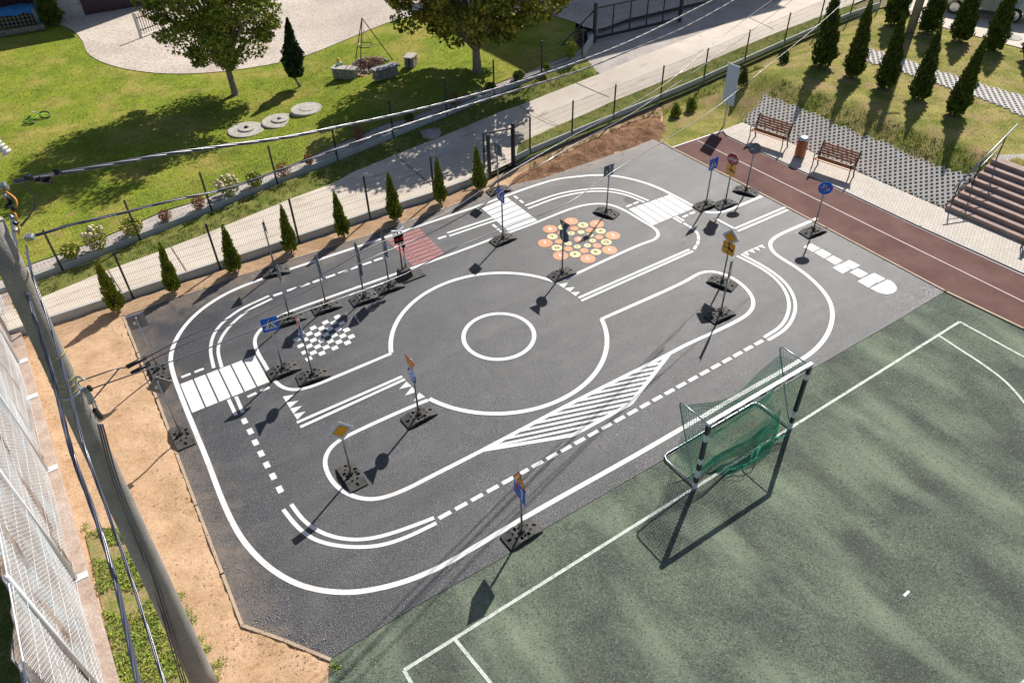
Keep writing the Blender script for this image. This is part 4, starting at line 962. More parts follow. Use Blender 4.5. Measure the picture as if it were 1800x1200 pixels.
dr = plane_pts([(42, 312), (44, 326), (60, 345), (64, 358), (55, 375), (36, 398)], TOPA, far_t); cable(dr, .014, 2, 'black drop cable hanging in a bent loop below the upper twisted cable')
lp = plane_pts([(74, 314), (70, 328), (60, 336), (54, 326), (58, 316), (68, 312)], TOPA, far_t); cable(lp, .009, 1, 'small round black cable loop tied under the upper twisted cable')
mb = MB()
for x, y in ((50, 312), (68, 316), (85, 318), (101, 303)):
    q = plane_pts([(x, y)], TOPA, far_t)[0]; mb.box(q, (.07, .06, .06), Matrix.Rotation(.4+x, 3, 'X'))
tag(mb.build('cable_clamp', blacks, bevel=.008), 'row of black clamps on the upper twisted cable near the pole', 'clamp')
# ================================================================ BALL-STOP WALL ON THE LEFT
qa, qb = G(25, 538), G(210, 1192); n0, n1 = qa+(qa-qb)*.22, qb+(qb-qa)*.45; nd = (n1-n0).normalized(); nn = Vector((nd.y, -nd.x, 0)); nn = nn if nn.x > 0 else -nn; NL = (n1-n0).length
r = empty('ball_stop_fence', n0, 0, 'tall wire mesh fence with white posts over stained pale sheeting at the left', 'fence')
MB().beam(-nn*.20+Vector((0, 0, .05)), nd*NL-nn*.20+Vector((0, 0, .05)), .40, .14).build('plinth', mat('plinth_concrete', (.40, .29, .23), (.52, .42, .36), rough=.9, sc=3, fs=30, fa=.2, bump=.4), r, bevel=.01)
shm = mat('stained_sheeting', (.36, .31, .27), (.17, .11, .085), rough=.7, sc=1.6, fs=20, fa=.2, bump=.5, lo=.42, hi=.60)
overlay(shm, (.34, .44, .50), 1.4, .52, .60, .7, (1, 1, .35), 4, .3); overlay(shm, (.20, .11, .08), 3.2, .60, .70, .7, (1, 1, .3), 6); overlay(shm, (.62, .58, .50), .8, .60, .70, .8, (1, 1, .5), 6)
HT = 3.9
sv = []; sf = []; nx_, nz_ = 90, 20
for i in range(nx_+1):
    for j in range(nz_+1):
        q = nd*NL*i/nx_-nn*(.33+.05*math.sin(i*.9+j*.3)+.03*math.sin(i*2.3)+random.uniform(-.01, .01))+Vector((0, 0, .08+(HT-.2)*j/nz_)); sv.append(q)
for i in range(nx_):
    for j in range(nz_): a = i*(nz_+1)+j; sf.append((a, a+nz_+1, a+nz_+2, a+1))
mb = MB(); mb.add(sv, sf); so_ = mb.build('sheeting', shm, r, smooth=True); sd = so_.modifiers.new('thick', 'SOLIDIFY'); sd.thickness = .03
px_pl = [(60, 628), (75, 690), (105, 818), (155, 1007), (192, 1228)]
for i in range(7):
    t = NL*(i+.4)/7
for px in px_pl:
    q = G(*px, .12)-n0; t = q.dot(nd); c = nd*t
    if px[1] not in (690,):
        MB().tube([c-nn*.22, c-nn*.22+Vector((0, 0, HT+.1))], .038, 10).build('post', whitem, r, smooth=True)
    MB().box(c-nn*.14+Vector((0, 0, .128)), (.26, .16, .02), Matrix.Rotation(math.atan2(nn.y, nn.x), 3, 'Z')).build('foot_plate', whitem, r, bevel=.004)
mb = MB(); wn_ = mat('net_white', (.74, .76, .78), rough=.5)
for k in range(9):
    h = .12+(HT-.15)*k/8; mb.tube([nd*NL*i/60-nn*(.24+.03*math.sin(i*.5+k))+Vector((0, 0, h+.04*math.sin(i*.35+k))) for i in range(61)], .004, 4, cap=False)
for i in range(-int(HT/.10), int(NL/.10)):
    for s in (1, -1):
        t0 = .10*i if s > 0 else .10*i+HT; pts = []
        for j in range(5):
            t = t0+s*HT*j/4
            if -.1 <= t <= NL+.1: pts.append(nd*t-nn*(.24+.03*math.sin(t*1.5+j))+Vector((0, 0, .12+(HT-.12)*j/4)))
        if len(pts) > 1: mb.tube(pts, .0030, 3, cap=False)
mb.build('wire_mesh', wn_, r)
MB().tube([nd*0-nn*.24+Vector((0, 0, HT)), nd*NL-nn*.24+Vector((0, 0, HT))], .012, 6).build('top_wire', whitem, r)
sheet('grass_strip', [n0-nn*.46, n1-nn*.46, n1-nn*14, n0-nn*14], verge, -.03, 1.0, False)
# ================================================================ VEGETATION
def blades_at(P, n0, h, w, lean=.5, rng=RNG):
    """one triangle blade per row of P (n,3)"""
    n = len(P); a = rng.uniform(0, 2*np.pi, n); hh = h*rng.uniform(.5, 1.3, n); ww = w*rng.uniform(.6, 1.3, n); l = rng.uniform(0, lean, n)*hh; b = rng.uniform(0, 2*np.pi, n)
    s = np.stack([np.cos(a)*ww/2, np.sin(a)*ww/2, np.zeros(n)], 1); t = np.stack([np.cos(b)*l, np.sin(b)*l, hh], 1)
    V = np.stack([P-s, P+s, P+t], 1).reshape(-1, 3); F = np.arange(3*n).reshape(-1, 3); return V, F
def inpoly(x, y, pl):
    c = np.zeros(len(x), bool); j = len(pl)-1
    for i in range(len(pl)):
        xi, yi, xj, yj = pl[i].x, pl[i].y, pl[j].x, pl[j].y
        if abs(yj-yi) > 1e-9: c ^= ((yi > y) != (yj > y)) & (x < (xj-xi)*(y-yi)/(yj-yi)+xi)
        j = i
    return c
def scatter(name, pl, n, h, w, m, dz=0., lean=.5, clump=0, avoid=None):
    xs = [p.x for p in pl]; ys = [p.y for p in pl]; x = RNG.uniform(min(xs), max(xs), n*3); y = RNG.uniform(min(ys), max(ys), n*3)
    if clump:
        k = max(1, n*3//clump); cx = np.repeat(RNG.uniform(min(xs), max(xs), k), clump); cy = np.repeat(RNG.uniform(min(ys), max(ys), k), clump)
        x = cx+RNG.normal(0, .06, len(cx)); y = cy+RNG.normal(0, .06, len(cy))
    k = inpoly(x, y, pl); x, y = x[k][:n], y[k][:n]
    if avoid is not None: k = ~inpoly(x, y, avoid); x, y = x[k], y[k]
    z = np.array([T(a, b) for a, b in zip(x, y)])+dz; V, F = blades_at(np.stack([x, y, z], 1), 0, h, w, lean)
    return npmesh(name, V, F, m, kind='stuff')
vg = GL([(25, 560), (76, 520), (177, 478), (282, 440), (360, 410), (507, 350), (590, 318), (700, 268), (802, 228), (880, 195), (913, 184), (1055, 129), (1040, 112), (952, 137), (869, 172), (786, 207), (692, 245), (594, 286), (488, 327), (373, 375), (247, 426), (112, 480), (20, 512)], .1)
scatter('verge_grass_tufts', vg, 26000, .07, .022, grassb, .11, .9, 9)
scatter('lawn_grass_tufts', GL([(-20, 470), (110, 440), (285, 368), (417, 320), (592, 250), (727, 202), (853, 150), (953, 110), (1000, 90), (850, 45), (600, 80), (430, 114), (300, 124), (180, 106), (140, 60), (-20, 90)], .3), 45000, .035, .02, grassb, .30, 1.5, 3)
scatter('lawn_dry_tufts', GL([(-20, 470), (110, 440), (285, 368), (417, 320), (592, 250), (727, 202), (560, 120), (430, 150), (-20, 260)], .3), 16000, .03, .02, grassd, .30, 1.5, 3)
scatter('road_edge_tufts', GL([(912, 290), (931, 276), (1078, 215), (1236, 147), (1436, 58), (1510, 26), (1500, 8), (1410, 43), (1287, 92), (1150, 151), (1077, 180), (980, 223), (912, 254)], .1), 9000, .06, .02, grassb, .15, .9, 6)
bk_ = [p+Vector((.1, -.12, 0)) for p in FW[12:]]+[Vector((28, 44, 0)), Vector((27, 30, 0)), PB+PE*.0+PU*7.5, PB+PU*2.6, PB+PU*.4, PB+PU*.06]+LT[::-1]+[PA+PU*.05, G(1290, 222), G(1200, 252), G(1165, 235)]
scatter('bank_dry_tufts', [p for p in bk_], 22000, .03, .022, grassd, .0, 1.6, 3, GL([(1594, 22), (1612, 40), (1647, 46), (1792, 85), (1900, 112), (2050, 60), (1640, -60)]))
scatter('bank_weed_tufts', [p+PU*.05 for p in LT]+[p+PU*1.0 for p in LT[::-1]], 6000, .045, .03, clover, .0, 1.5, 6)
scatter('fence_foot_weeds', GL([(905, 300), (1005, 255), (1078, 224), (1160, 190), (1240, 156), (1330, 116), (1345, 122), (1240, 172), (1165, 205), (1078, 232), (1000, 268), (930, 300)]), 7000, .09, .025, clover, .02, .9, 10)
WP = PW([(150, 938), (200, 925), (235, 950), (262, 1000), (300, 1080), (335, 1150), (370, 1210), (372, 1300), (236, 1300), (209, 1188), (186, 1098), (166, 1003)])
sheet('weed_ground', WP, mat('weedy_soil', (.36, .25, .13), (.20, .22, .05), rough=1, sc=3, fs=20, fa=.3, bump=.6), .012, .3, False)
def leaves_at(P, size, rng=RNG, up=.0, asp=.6, flat=1.):
    """one rhombic leaf per point; random tilt"""
    n = len(P); a = rng.normal(0, 1, (n, 3)); a[:, 2] = a[:, 2]*(1-up)+up*1.5; a[:, 2] *= flat; a /= np.linalg.norm(a, axis=1)[:, None]; b = rng.normal(0, 1, (n, 3)); b[:, 2] *= flat; b -= a*(a*b).sum(1)[:, None]; b /= np.linalg.norm(b, axis=1)[:, None]
    s = (size*rng.uniform(.6, 1.4, n))[:, None]; V = np.stack([P-a*s, P+b*s*asp, P+a*s, P-b*s*asp], 1).reshape(-1, 3); return V, np.arange(4*n).reshape(-1, 4)
n = 11000; pts = [(p.x, p.y) for p in WP]; xs = [p[0] for p in pts]; ys = [p[1] for p in pts]
x = RNG.uniform(min(xs), max(xs), n*3); y = RNG.uniform(min(ys), max(ys), n*3); k = inpoly(x, y, WP) & (np.array([mnoise.noise(Vector((a*1.6, b*1.6, 9))) for a, b in zip(x, y)]) > -.12); x, y = x[k][:n], y[k][:n]
V, F = leaves_at(np.stack([x, y, .01+RNG.uniform(0, .05, len(x))+.02*np.abs(np.sin(x*4)*np.cos(y*3))], 1), .022, flat=.45); npmesh('clover_weeds', V, F, clover, kind='stuff')
WL = []
for (px, py) in [(316, 1046), (330, 1075), (338, 1090), (352, 1125), (362, 1140), (374, 1170), (388, 1165), (380, 1190), (400, 1215), (590, 1170), (150, 925), (365, 1180)]:
    c = G(px, py); P = np.array([c.x, c.y, .02])+RNG.normal(0, 1, (90, 3))*np.array([.055, .055, .02]); P[:, 2] = np.abs(P[:, 2]); WL.append(P)
V, F = leaves_at(np.concatenate(WL), .016, flat=.45); npmesh('small_weeds', V, F, clover, kind='stuff')
def thuja_mesh(h, r, n, m, seed, taper=1.0, size=.045, rnd=False):
    rng = np.random.default_rng(seed); z = rng.beta(1.15, 1.5, n)*h*.95+.10; f = (z-.08)/h
    rad = r*np.clip(np.minimum(1.0, .55+f*3.2)*(1-f**1.25), .0, 1)**.9; th = rng.uniform(0, 2*np.pi, n)
    if rnd: z = rng.uniform(.05, 1, n)*h; f = z/h; rad = r*np.sqrt(np.clip(np.sin(np.pi*np.clip(f, 0, 1)**.8), 0, 1))
    lump = 1+.16*np.sin(3*th+z*9+seed)+.12*np.sin(7*th-z*14)+.06*np.sin(13*th+23*z); rr = rad*lump*rng.uniform(.70, 1.06, n)
    P = np.stack([rr*np.cos(th), rr*np.sin(th), z], 1); out = np.stack([np.cos(th), np.sin(th), np.full(n, 1.6)], 1)+rng.normal(0, .35, (n, 3)); out /= np.linalg.norm(out, axis=1)[:, None]
    b = rng.normal(0, 1, (n, 3)); b -= out*(out*b).sum(1)[:, None]; b /= np.linalg.norm(b, axis=1)[:, None]; s = (size*rng.uniform(.6, 1.3, n))[:, None]*(.55+.45*(1-f))[:, None]
    V = np.stack([P-out*s*.6, P+b*s*.5, P+out*s*1.5, P-b*s*.5], 1).reshape(-1, 3); return V, np.arange(4*n).reshape(-1, 4)
def make_thuja(h, r, n, m, seed, label, group, loc, size=.045, rnd=False):
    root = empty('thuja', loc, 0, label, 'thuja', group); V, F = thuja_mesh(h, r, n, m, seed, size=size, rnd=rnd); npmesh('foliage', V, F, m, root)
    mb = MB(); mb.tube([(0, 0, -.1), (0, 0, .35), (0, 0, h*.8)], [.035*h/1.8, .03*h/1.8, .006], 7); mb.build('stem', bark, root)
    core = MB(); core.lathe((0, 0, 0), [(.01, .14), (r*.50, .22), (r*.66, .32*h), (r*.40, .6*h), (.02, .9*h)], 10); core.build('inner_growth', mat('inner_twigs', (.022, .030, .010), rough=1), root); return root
SM = [((208.3, 545.8), 1.78), ((307, 513), 1.72), ((413, 477), 1.70), ((512.5, 443), 1.72), ((605, 415), 1.72), ((696, 387), 1.82), ((775, 357), 1.76), ((845, 333), 1.70)]
ords = ['leftmost of the row, nearest to the utility pole', 'second from the left in the row', 'third from the left, behind the left double line bend', 'fourth from the left, above the chessboard posts', 'fifth from the left, near the middle', 'sixth, just left of the railway crossing barrier', 'seventh, second from the gate', 'rightmost of the row, right beside the fence gate']
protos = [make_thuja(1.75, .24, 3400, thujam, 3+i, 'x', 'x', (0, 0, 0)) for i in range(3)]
used = set()
def place_thuja(protos, i, p, hs, label, group, rad=1.):
    k = i % len(protos); o = protos[k] if k not in used else copy_tree(protos[k]); used.add(k)
    o.location = p; o.scale = (hs*rad, hs*rad, hs); o.rotation_euler = (random.uniform(-.05, .05), random.uniform(-.05, .05), i*1.7); o['label'] = label; o['group'] = group
for i, ((px, py), h) in enumerate(SM):
    place_thuja(protos, i, G(px, py, 0)+Vector((0, 0, -.02)), h/1.75, 'small young thuja by the fence, '+ords[i], 'young thujas along the playground fence', [1., .92, 1.04, .95, .98][i % 5])
BG = [((1445, 117), 3.3, .62), ((1498, 135), 3.15, .52), ((1555, 155), 3.05, .52), ((1614, 175), 2.85, .50), ((1677, 201), 2.95, .50), ((1571, 44), 3.6, .66), ((1630, 58), 3.4, .60), ((1686, 73), 3.3, .60), ((1745, 89), 3.3, .58), ((1812, 106), 3.2, .58), ((1735, 226), 0, 0)]
bl = ['front row, leftmost and bushiest, nearest the fence', 'front row, second from the left', 'front row, third, crossed by the pole shadow', 'front row, fourth', 'front row, rightmost, closest to the stairs', 'back row, leftmost, left of the distant pole', 'back row, second, right of the distant pole', 'back row, third, in front of the front wheel of the car', 'back row, fourth, in front of the rear wheel of the car', 'back row, cut by the right picture edge']
used = set(); protosB = [make_thuja(3.2, .50, 6500, thujad, 23+i, 'x', 'x', (0, 0, 0), .06) for i in range(3)]
for i, ((px, py), h, r_) in enumerate(BG):
    if h: place_thuja(protosB, i, GT(px, py)+Vector((0, 0, -.03)), h/3.2, 'tall dark thuja, '+bl[i], 'tall dark thujas on the grass bank', r_/.50*3.2/h*.80)
SS = [((1187, 205), .55, .20, 'left of the two small round shrubs in the grass near the track end'), ((1214, 195), .60, .20, 'right of the two small round shrubs in the grass near the track end'), ((1304, 152), .9, .25, 'shrub half hidden behind the pale blue banner board'), ((1377, 110), .55, .20, 'small round shrub at the foot of the fence post above the banner'), ((1519, 42), .9, .26, 'small dark conifer shrub at the upper end of the fence')]
for i, ((px, py), h, r_, lab) in enumerate(SS):
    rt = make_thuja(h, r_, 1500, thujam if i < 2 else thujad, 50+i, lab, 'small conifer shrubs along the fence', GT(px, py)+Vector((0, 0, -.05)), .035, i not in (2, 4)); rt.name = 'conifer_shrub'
# garden bed shrubs
def shrub(px, py, h, w, kind, label, dz=.27):
    p = GT(px, py, dz); root = empty('garden_shrub', p, 0, label, 'shrub', 'shrubs in the gravel flower bed'); rng = np.random.default_rng(int(px)); st = MB()
    lm = {'cream': thujam, 'yellow': thujam, 'rust': heath, 'dark': thujad, 'green': thujam}[kind]; fm = {'cream': bloom, 'yellow': bloomy, 'rust': twig}.get(kind)
    for k in range(9):
        a = rng.uniform(0, 6.28); st.tube([(0, 0, -.03), (w*.25*math.cos(a), w*.25*math.sin(a), h*.5), (w*.5*math.cos(a), w*.5*math.sin(a), h*.9)], [.010, .008, .004], 4)
    st.build('stems', twig, root); n = 700
    th = rng.uniform(0, 6.28, n); z = rng.uniform(.1, .95, n)*h; rr = w*.55*np.sqrt(rng.uniform(.05, 1, n))*np.sin(np.clip(z/h*2.4+.3, 0, 3))
    V, F = leaves_at(np.stack([rr*np.cos(th), rr*np.sin(th), z], 1), .035 if kind != 'rust' else .024, rng); npmesh('foliage', V, F, lm, root)
    if fm and kind != 'rust':
        mb = MB()
        for k in range(26 if kind == 'cream' else 34):
            a = rng.uniform(0, 6.28); q = math.sqrt(rng.uniform(0, 1))*w*.55; c = Vector((q*math.cos(a), q*math.sin(a), h*(.75+.3*rng.uniform())-q*.3)); s = (.065 if kind == 'cream' else .038)*rng.uniform(.7, 1.2)
            mb.lathe(c, [(s*.3, -s), (s*.9, -s*.5), (s, 0), (s*.8, s*.6), (s*.25, s)], 8)
        mb.build('flower_heads', fm, root, smooth=True)
for a in [(128, 452, .45, .55, 'yellow', 'yellow orange flowering shrub leftmost in the gravel bed'), (176, 438, .75, .70, 'cream', 'large cream hydrangea-like shrub near the second garden fence post'), (236, 412, .55, .65, 'yellow', 'pale yellow flowering shrub behind the third garden fence post'), (293, 388, .40, .42, 'rust', 'small rust brown heather in the open gravel'), (352, 368, .50, .45, 'rust', 'thin brown shrub left of the large pale hydrangea'), (405, 342, .65, .75, 'cream', 'broad pale cream shrub in the middle of the gravel bed'), (450, 328, .55, .55, 'yellow', 'yellow shrub just right of the broad pale shrub'), (500, 310, .50, .60, 'rust', 'reddish brown shrub right behind a garden fence post'), (545, 290, .45, .35, 'rust', 'small reddish plant with white bloom below the lid of the last concrete shaft'), (632, 248, .62, .45, 'rust', 'red brown shrub in tree shade at the garden fence'), (720, 215, .40, .35, 'dark', 'dark shrub in shade between two garden fence posts'), (800, 185, .5, .55, 'rust', 'dark reddish shrub in the deep shade of the walnut tree'), (862, 160, .35, .45, 'dark', 'low dark shrub beneath the edge of the walnut crown'), (912, 140, .35, .5, 'dark', 'low dark shrub at the tip of the house shadow'), (961, 124, .3, .3, 'green', 'small round green shrub beside the second last garden fence post'), (1003, 104, .8, .55, 'green', 'blue green shrub in front of the gate tail frame')]: shrub(*a)
# deciduous trees
def tree(name, base, h, crown_c, crown_r, nclump, nleaf, lm, trunk_r, label, seed, lsize=.075, fork=2.0):
    rng = np.random.default_rng(seed); root = empty(name, base, 0, label, 'tree'); tb_ = MB(); cc = Vector(crown_c); cr = Vector(crown_r)
    top = Vector((cc.x*.7, cc.y*.7, h*.80)); P = [Vector((0, 0, -.2)), Vector((.02, 0, .15)), Vector((cc.x*.15, cc.y*.15, fork*.6)), Vector((cc.x*.3, cc.y*.3, fork)), top*.72, top]
    P = smooth_path(P, 4); N = len(P); tb_.tube(P, [trunk_r*(1.35 if i == 0 else 1.12 if i < 3 else 1)*(1-.88*i/N)+.012 for i in range(N)], 12)
    tb_.build('trunk', bark, root, smooth=True)
    cl = []; br = MB()
    while len(cl) < nclump:
        v = rng.normal(0, 1, 3); v /= np.linalg.norm(v); u = rng.uniform(.25, 1)**.5; q = Vector((v[0]*cr.x*u, v[1]*cr.y*u, v[2]*cr.z*u))+cc
        if q.z > fork*.85: cl.append((q, rng.uniform(.30, .70)))
    for q, s in cl[::2]:
        st = P[int(N*(.38+.45*min(1, max(0, (q.z-fork)/(h-fork)))))]; m_ = st.lerp(q, .5)+Vector((0, 0, .25)); br.tube([st, m_, q], [trunk_r*.28, trunk_r*.16, .012], 5)
    br.build('branches', bark, root); V_ = []; per = nleaf//nclump
    for q, s in cl:
        g = rng.normal(0, 1, (per, 3)); g /= np.linalg.norm(g, axis=1)[:, None]; g *= (rng.uniform(.15, 1, per)**.45)[:, None]*s*np.array([1.25, 1.25, .8]); V_.append(g+np.array(q))
    Q = np.concatenate(V_); V, F = leaves_at(Q, lsize, rng, .15); npmesh('crown', V, F, lm, root); return root
t1 = GT(413, 166, .3); tree('deciduous_tree', t1, 9.8, (-.05, 0, 5.3), (2.9, 2.9, 4.2), 175, 46000, leafm, .17, 'leafy birch-like tree with pale trunk on the lawn left of the slim conifer', 5, .07, 1.5)
t2 = GT(838, 126, .3); tree('deciduous_tree', t2, 7.4, (.1, .2, 3.85), (3.9, 3.1, 2.6), 130, 27000, leafy, .22, 'broad walnut-like tree with stout pale trunk and yellowing leaves by the garden fence', 9, .10, 1.35)
# leaning slim conifer
p = GT(529, 152, .3); root = empty('slim_conifer', p, 0, 'slim dark conifer with a bare leaning stem on the lawn', 'conifer'); rng = np.random.default_rng(4)
MB().tube(smooth_path([(0, 0, -.1), (-.12, 0, .22), (-.24, 0, .5), (-.12, 0, 1.4), (0, 0, 2.8)], 4), [.07]*4+[.055]*4+[.04]*4+[.02]*4+[.01], 7).build('stem', bark, root, smooth=True)
n = 9000; z = rng.beta(1.1, 1.25, n)*2.45+.45; f = (z-.45)/2.45; rad = .46*np.clip(np.minimum(1, .45+f*4), 0, 1)*(1-f**1.6); th = rng.uniform(0, 6.28, n); lump = 1+.22*np.sin(2*th+z*5)+.2*np.sin(5*th-z*9)
rr = rad*lump*rng.uniform(.45, 1.05, n); V, F = leaves_at(np.stack([rr*np.cos(th)-.20+.07*z, rr*np.sin(th), z], 1), .055, rng, .5); npmesh('foliage', V, F, leafc, root)
# ================================================================ GARDEN THINGS
LB = ['with a small dark cap stone, leftmost of three', 'with a small blue grey knob, middle of three', 'with a plain flat inner lid, rightmost of three']
for k, (px, py, r_, h_) in enumerate([(433, 229, .72, .05), (491, 213, .70, .04), (539.5, 194, .64, .09)]):
    p = GT(px, py, .3); r = empty('concrete_shaft', p, 0, 'round concrete shaft cover on the lawn '+LB[k], 'shaft cover', 'round concrete shafts on the lawn')
    pass
    MB().lathe((0, 0, 0), [(r_, -.1), (r_, h_-.01), (r_-.02, h_), (.05, h_+.003)], 36).build('ring', slab, r)
    MB().lathe((.03, .02, h_), [(.33, -.01), (.33, .05 if k < 2 else .02), (.30, .06 if k < 2 else .025), (.02, .062 if k < 2 else .027)], 28).build('inner_lid', slab, r)
    if k < 2: MB().lathe((.03, .02, h_+.06), [(.09, 0), (.08, .05), (.02, .07)], 12).build('knob', blacks if k == 0 else mat('blue_grey', (.2, .22, .35)), r, smooth=True)
p = GT(757, 234, .1); MBk = MB().lathe(p+Vector((0, 0, .0)), [(.42, -.1), (.42, .06), (.38, .075), (.02, .078)], 8); tag(MBk.build('manhole_slab', slab), 'octagonal pale concrete slab in the grass verge beside the road', 'slab')
p = GT(1780, 66, .04); tag(MB().lathe(p, [(.40, 0), (.40, .012), (.02, .014)], 24).build('manhole_cover', slab), 'round pale manhole cover in the parking paving near the car', 'manhole cover')
# fire pit
p = GT(652, 117, .3); r = empty('fire_pit', p, 0, 'round stone fire pit heaped with dry twigs under a tripod', 'fire pit'); rng = random.Random(3); mb = MB()
for k in range(26):
    a = 2*math.pi*k/26; c = Vector((.78*math.cos(a), .78*math.sin(a), .05)); mb.box(c, (rng.uniform(.12, .2), rng.uniform(.1, .16), rng.uniform(.14, .24)), Matrix.Rotation(a+rng.uniform(-.4, .4), 3, 'Z') @ Matrix.Rotation(rng.uniform(-.3, .3), 3, 'X'), taper=.75)
mb.build('stone_ring', stonem, r, bevel=.02); mb = MB()
for k in range(220):
    a = rng.uniform(0, 6.28); q = rng.uniform(0, .6); b = rng.uniform(0, 6.28); l = rng.uniform(.15, .4); c = Vector((q*math.cos(a), q*math.sin(a), .06+.22*(1-q/.6)+rng.uniform(-.04, .05))); d = Vector((math.cos(b), math.sin(b), rng.uniform(-.25, .25)))*l; mb.tube([c-d, c+d], rng.uniform(.008, .018), 4)
mb.build('twig_heap', twig, r)
mb = MB().lathe(p-p+Vector((.1, 0, -.02)), [(1.15, 0), (1.1, .015), (.02, .02)], 24); mb.build('bare_ground', mat('burnt_soil', (.40, .24, .15), (.30, .20, .12), rough=1, sc=4, fs=30, fa=.3), r)
apex = Vector((-.12, .1, 2.05)); r = empty('tripod_grill', p, 0, 'black iron tripod with hanging round grill over the fire pit', 'grill')
fe = [GT(624, 112, .3)-p, GT(642, 117, .3)-p+Vector((-.15, -.5, 0)), GT(690, 105, .3)-p]
for q in fe: MB().tube([q, apex], .02, 6).build('leg', iron, r)
MB().tube([apex+Vector((.34*math.cos(2*math.pi*k/28), .34*math.sin(2*math.pi*k/28), -1.15)) for k in range(29)], .018, 6).build('grill_ring', iron, r); mb = MB()
for k in range(-4, 5): x_ = .075*k; y_ = math.sqrt(.115-x_*x_); mb.tube([apex+Vector((x_, -y_, -1.15)), apex+Vector((x_, y_, -1.15))], .005, 4)
for k in range(3): a = 2.1*k; mb.tube([apex+Vector((.34*math.cos(a), .34*math.sin(a), -1.15)), apex+Vector((0, 0, -.5)), apex], .006, 4)
mb.build('grill_bars', iron, r)
def stone_bench(p, rz, L_, label, sm2):
    r = empty('stone_bench', p, rz, label, 'stone bench', 'stone seats around the fire pit'); rng = random.Random(int(p.x*10)); mb = MB()
    for k in range(int(L_/.15)):
        for j in range(3):
            for s in (-1, 1): mb.box((-L_/2+.08+.15*k+rng.uniform(-.02, .02), s*.12, .07+.125*j), (.17, .18, .13), Matrix.Rotation(rng.uniform(-.25, .25), 3, 'Z'), taper=.9)
    mb.build('stone_base', stonem, r, bevel=.02); MB().box((0, 0, .44), (L_+.08, .44, .055), Matrix.Rotation(.02, 3, 'X')).build('seat_slab', sm2, r, bevel=.01); return r
stone_bench(GT(608, 137, .3), -.22, 1.05, 'dry stone bench with pale slab seat in the sun left of the fire pit', slab)
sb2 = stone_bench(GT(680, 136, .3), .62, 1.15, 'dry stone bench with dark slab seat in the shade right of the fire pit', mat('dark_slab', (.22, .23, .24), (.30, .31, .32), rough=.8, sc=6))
stone_bench(GT(723, 116, .3), 1.35, .6, 'short upright stone seat under the walnut crown edge', slab)
# toy on the stone bench, child's bicycle
q = GT(603, 135, .3)+Vector((-.1, .1, .47)); r = empty('garden_figure', q, 0, 'small white and orange garden ornament on the sunny stone bench', 'ornament')
MB().lathe((0, 0, 0), [(.10, 0), (.12, .05), (.09, .16), (.05, .2)], 14).build('body', whitem, r, smooth=True); MB().lathe((0, 0, .2), [(.07, 0), (.08, .05), (.02, .12)], 14).build('cap', oranges, r, smooth=True); MB().box((.1, -.05, .05), (.08, .05, .1)).build('tag_piece', blacks, r, bevel=.01)
p = GT(66, 212, .3); r = empty('child_bicycle', p, .9, 'small green and black child bicycle lying on the lawn', 'bicycle')
lg = mat('lime_green', (.30, .62, .03), rough=.3)
def wheel_at(c, R_, tilt, nm='wheel'):
    M3 = Matrix.Rotation(tilt, 3, 'X'); P = [Vector(c)+M3 @ Vector((R_*math.cos(2*math.pi*k/24), R_*math.sin(2*math.pi*k/24), 0)) for k in range(25)]; w_o = MB().tube(P, .028, 6).build(nm, blacks, r, smooth=True)
    mb = MB()
    for k in range(8): a = math.pi*k/8; v = M3 @ Vector((math.cos(a), math.sin(a), 0))*R_; mb.tube([Vector(c)-v, Vector(c)+v], .004, 3)
    mb.build('spokes', lg, w_o)
wheel_at((-.32, 0, .08), .19, .25); wheel_at((.36, .02, .12), .19, .45)
MB().tube([(-.32, 0, .1), (0, -.02, .14), (.22, .15, .16), (-.1, .2, .14), (-.32, 0, .1)], .022, 6).tube([(.36, .02, .12), (.22, .15, .16), (.18, .30, .20)], .022, 6).build('frame', lg, r, smooth=True)
MB().tube([(.02, .34, .3), (.18, .30, .20), (.34, .32, .12)], .015, 6).build('handlebar', blacks, r); MB().box((-.14, .26, .15), (.18, .08, .05), Matrix.Rotation(.5, 3, 'Z')).build('saddle', blacks, r, bevel=.015)
# ================================================================ BUILDINGS AT THE TOP EDGE
hd0 = Vector((math.cos(math.radians(32)), math.sin(math.radians(32)), 0)); hn0 = Vector((-hd0.y, hd0.x, 0))
wallm = mat('house_plaster', (.42, .44, .46), (.48, .50, .52), rough=.9, sc=1, fs=30, fa=.1, bump=.2); maroon = mat('maroon_boards', (.075, .035, .045), (.055, .028, .036), rough=.6, sc=3); roofm = mat('roof_tiles', (.12, .07, .055), (.16, .09, .07), rough=.8, sc=3)
def house(p, L0, L1, D, h, label, door=None, rp=.38):
    """front wall line through p along 32 degrees, from L0 to L1"""
    r = empty('house', Vector((p.x, p.y, p.z-.1)), math.radians(32), label, 'house'); W = L1-L0; cx = (L0+L1)/2
    MB().box((cx, D/2, h/2), (W, D, h)).build('walls', wallm, r)
    MB().box((cx, -.03, .35), (W+.02, .06, .75)).build('plinth', conc, r)
    mb = MB(); e = .35; x0, x1 = L0-e, L1+e; v = [(x0, -e, h), (x1, -e, h), (x1, D+e, h), (x0, D+e, h), (x0, D/2, h+D*rp), (x1, D/2, h+D*rp)]; mb.add(v, [(0, 1, 5, 4), (2, 3, 4, 5), (1, 2, 5), (3, 0, 4), (3, 2, 1, 0)]); mb.build('roof', roofm, r)
    for x, z, w_, hh in (door or []):
        d_ = MB().box((x, -.06, z), (w_, .10, hh)).build('garage_door' if hh > 1.6 else 'window', maroon if hh > 1.6 else blacks, r)
        mb = MB()
        for k in range(1, int(w_/.3)): mb.box((x-w_/2+.3*k, -.115, z), (.02, .012, hh-.1))
        mb.build('board_joints' if hh > 1.6 else 'glazing_bars', blacks if hh > 1.6 else whitem, d_)
    return r
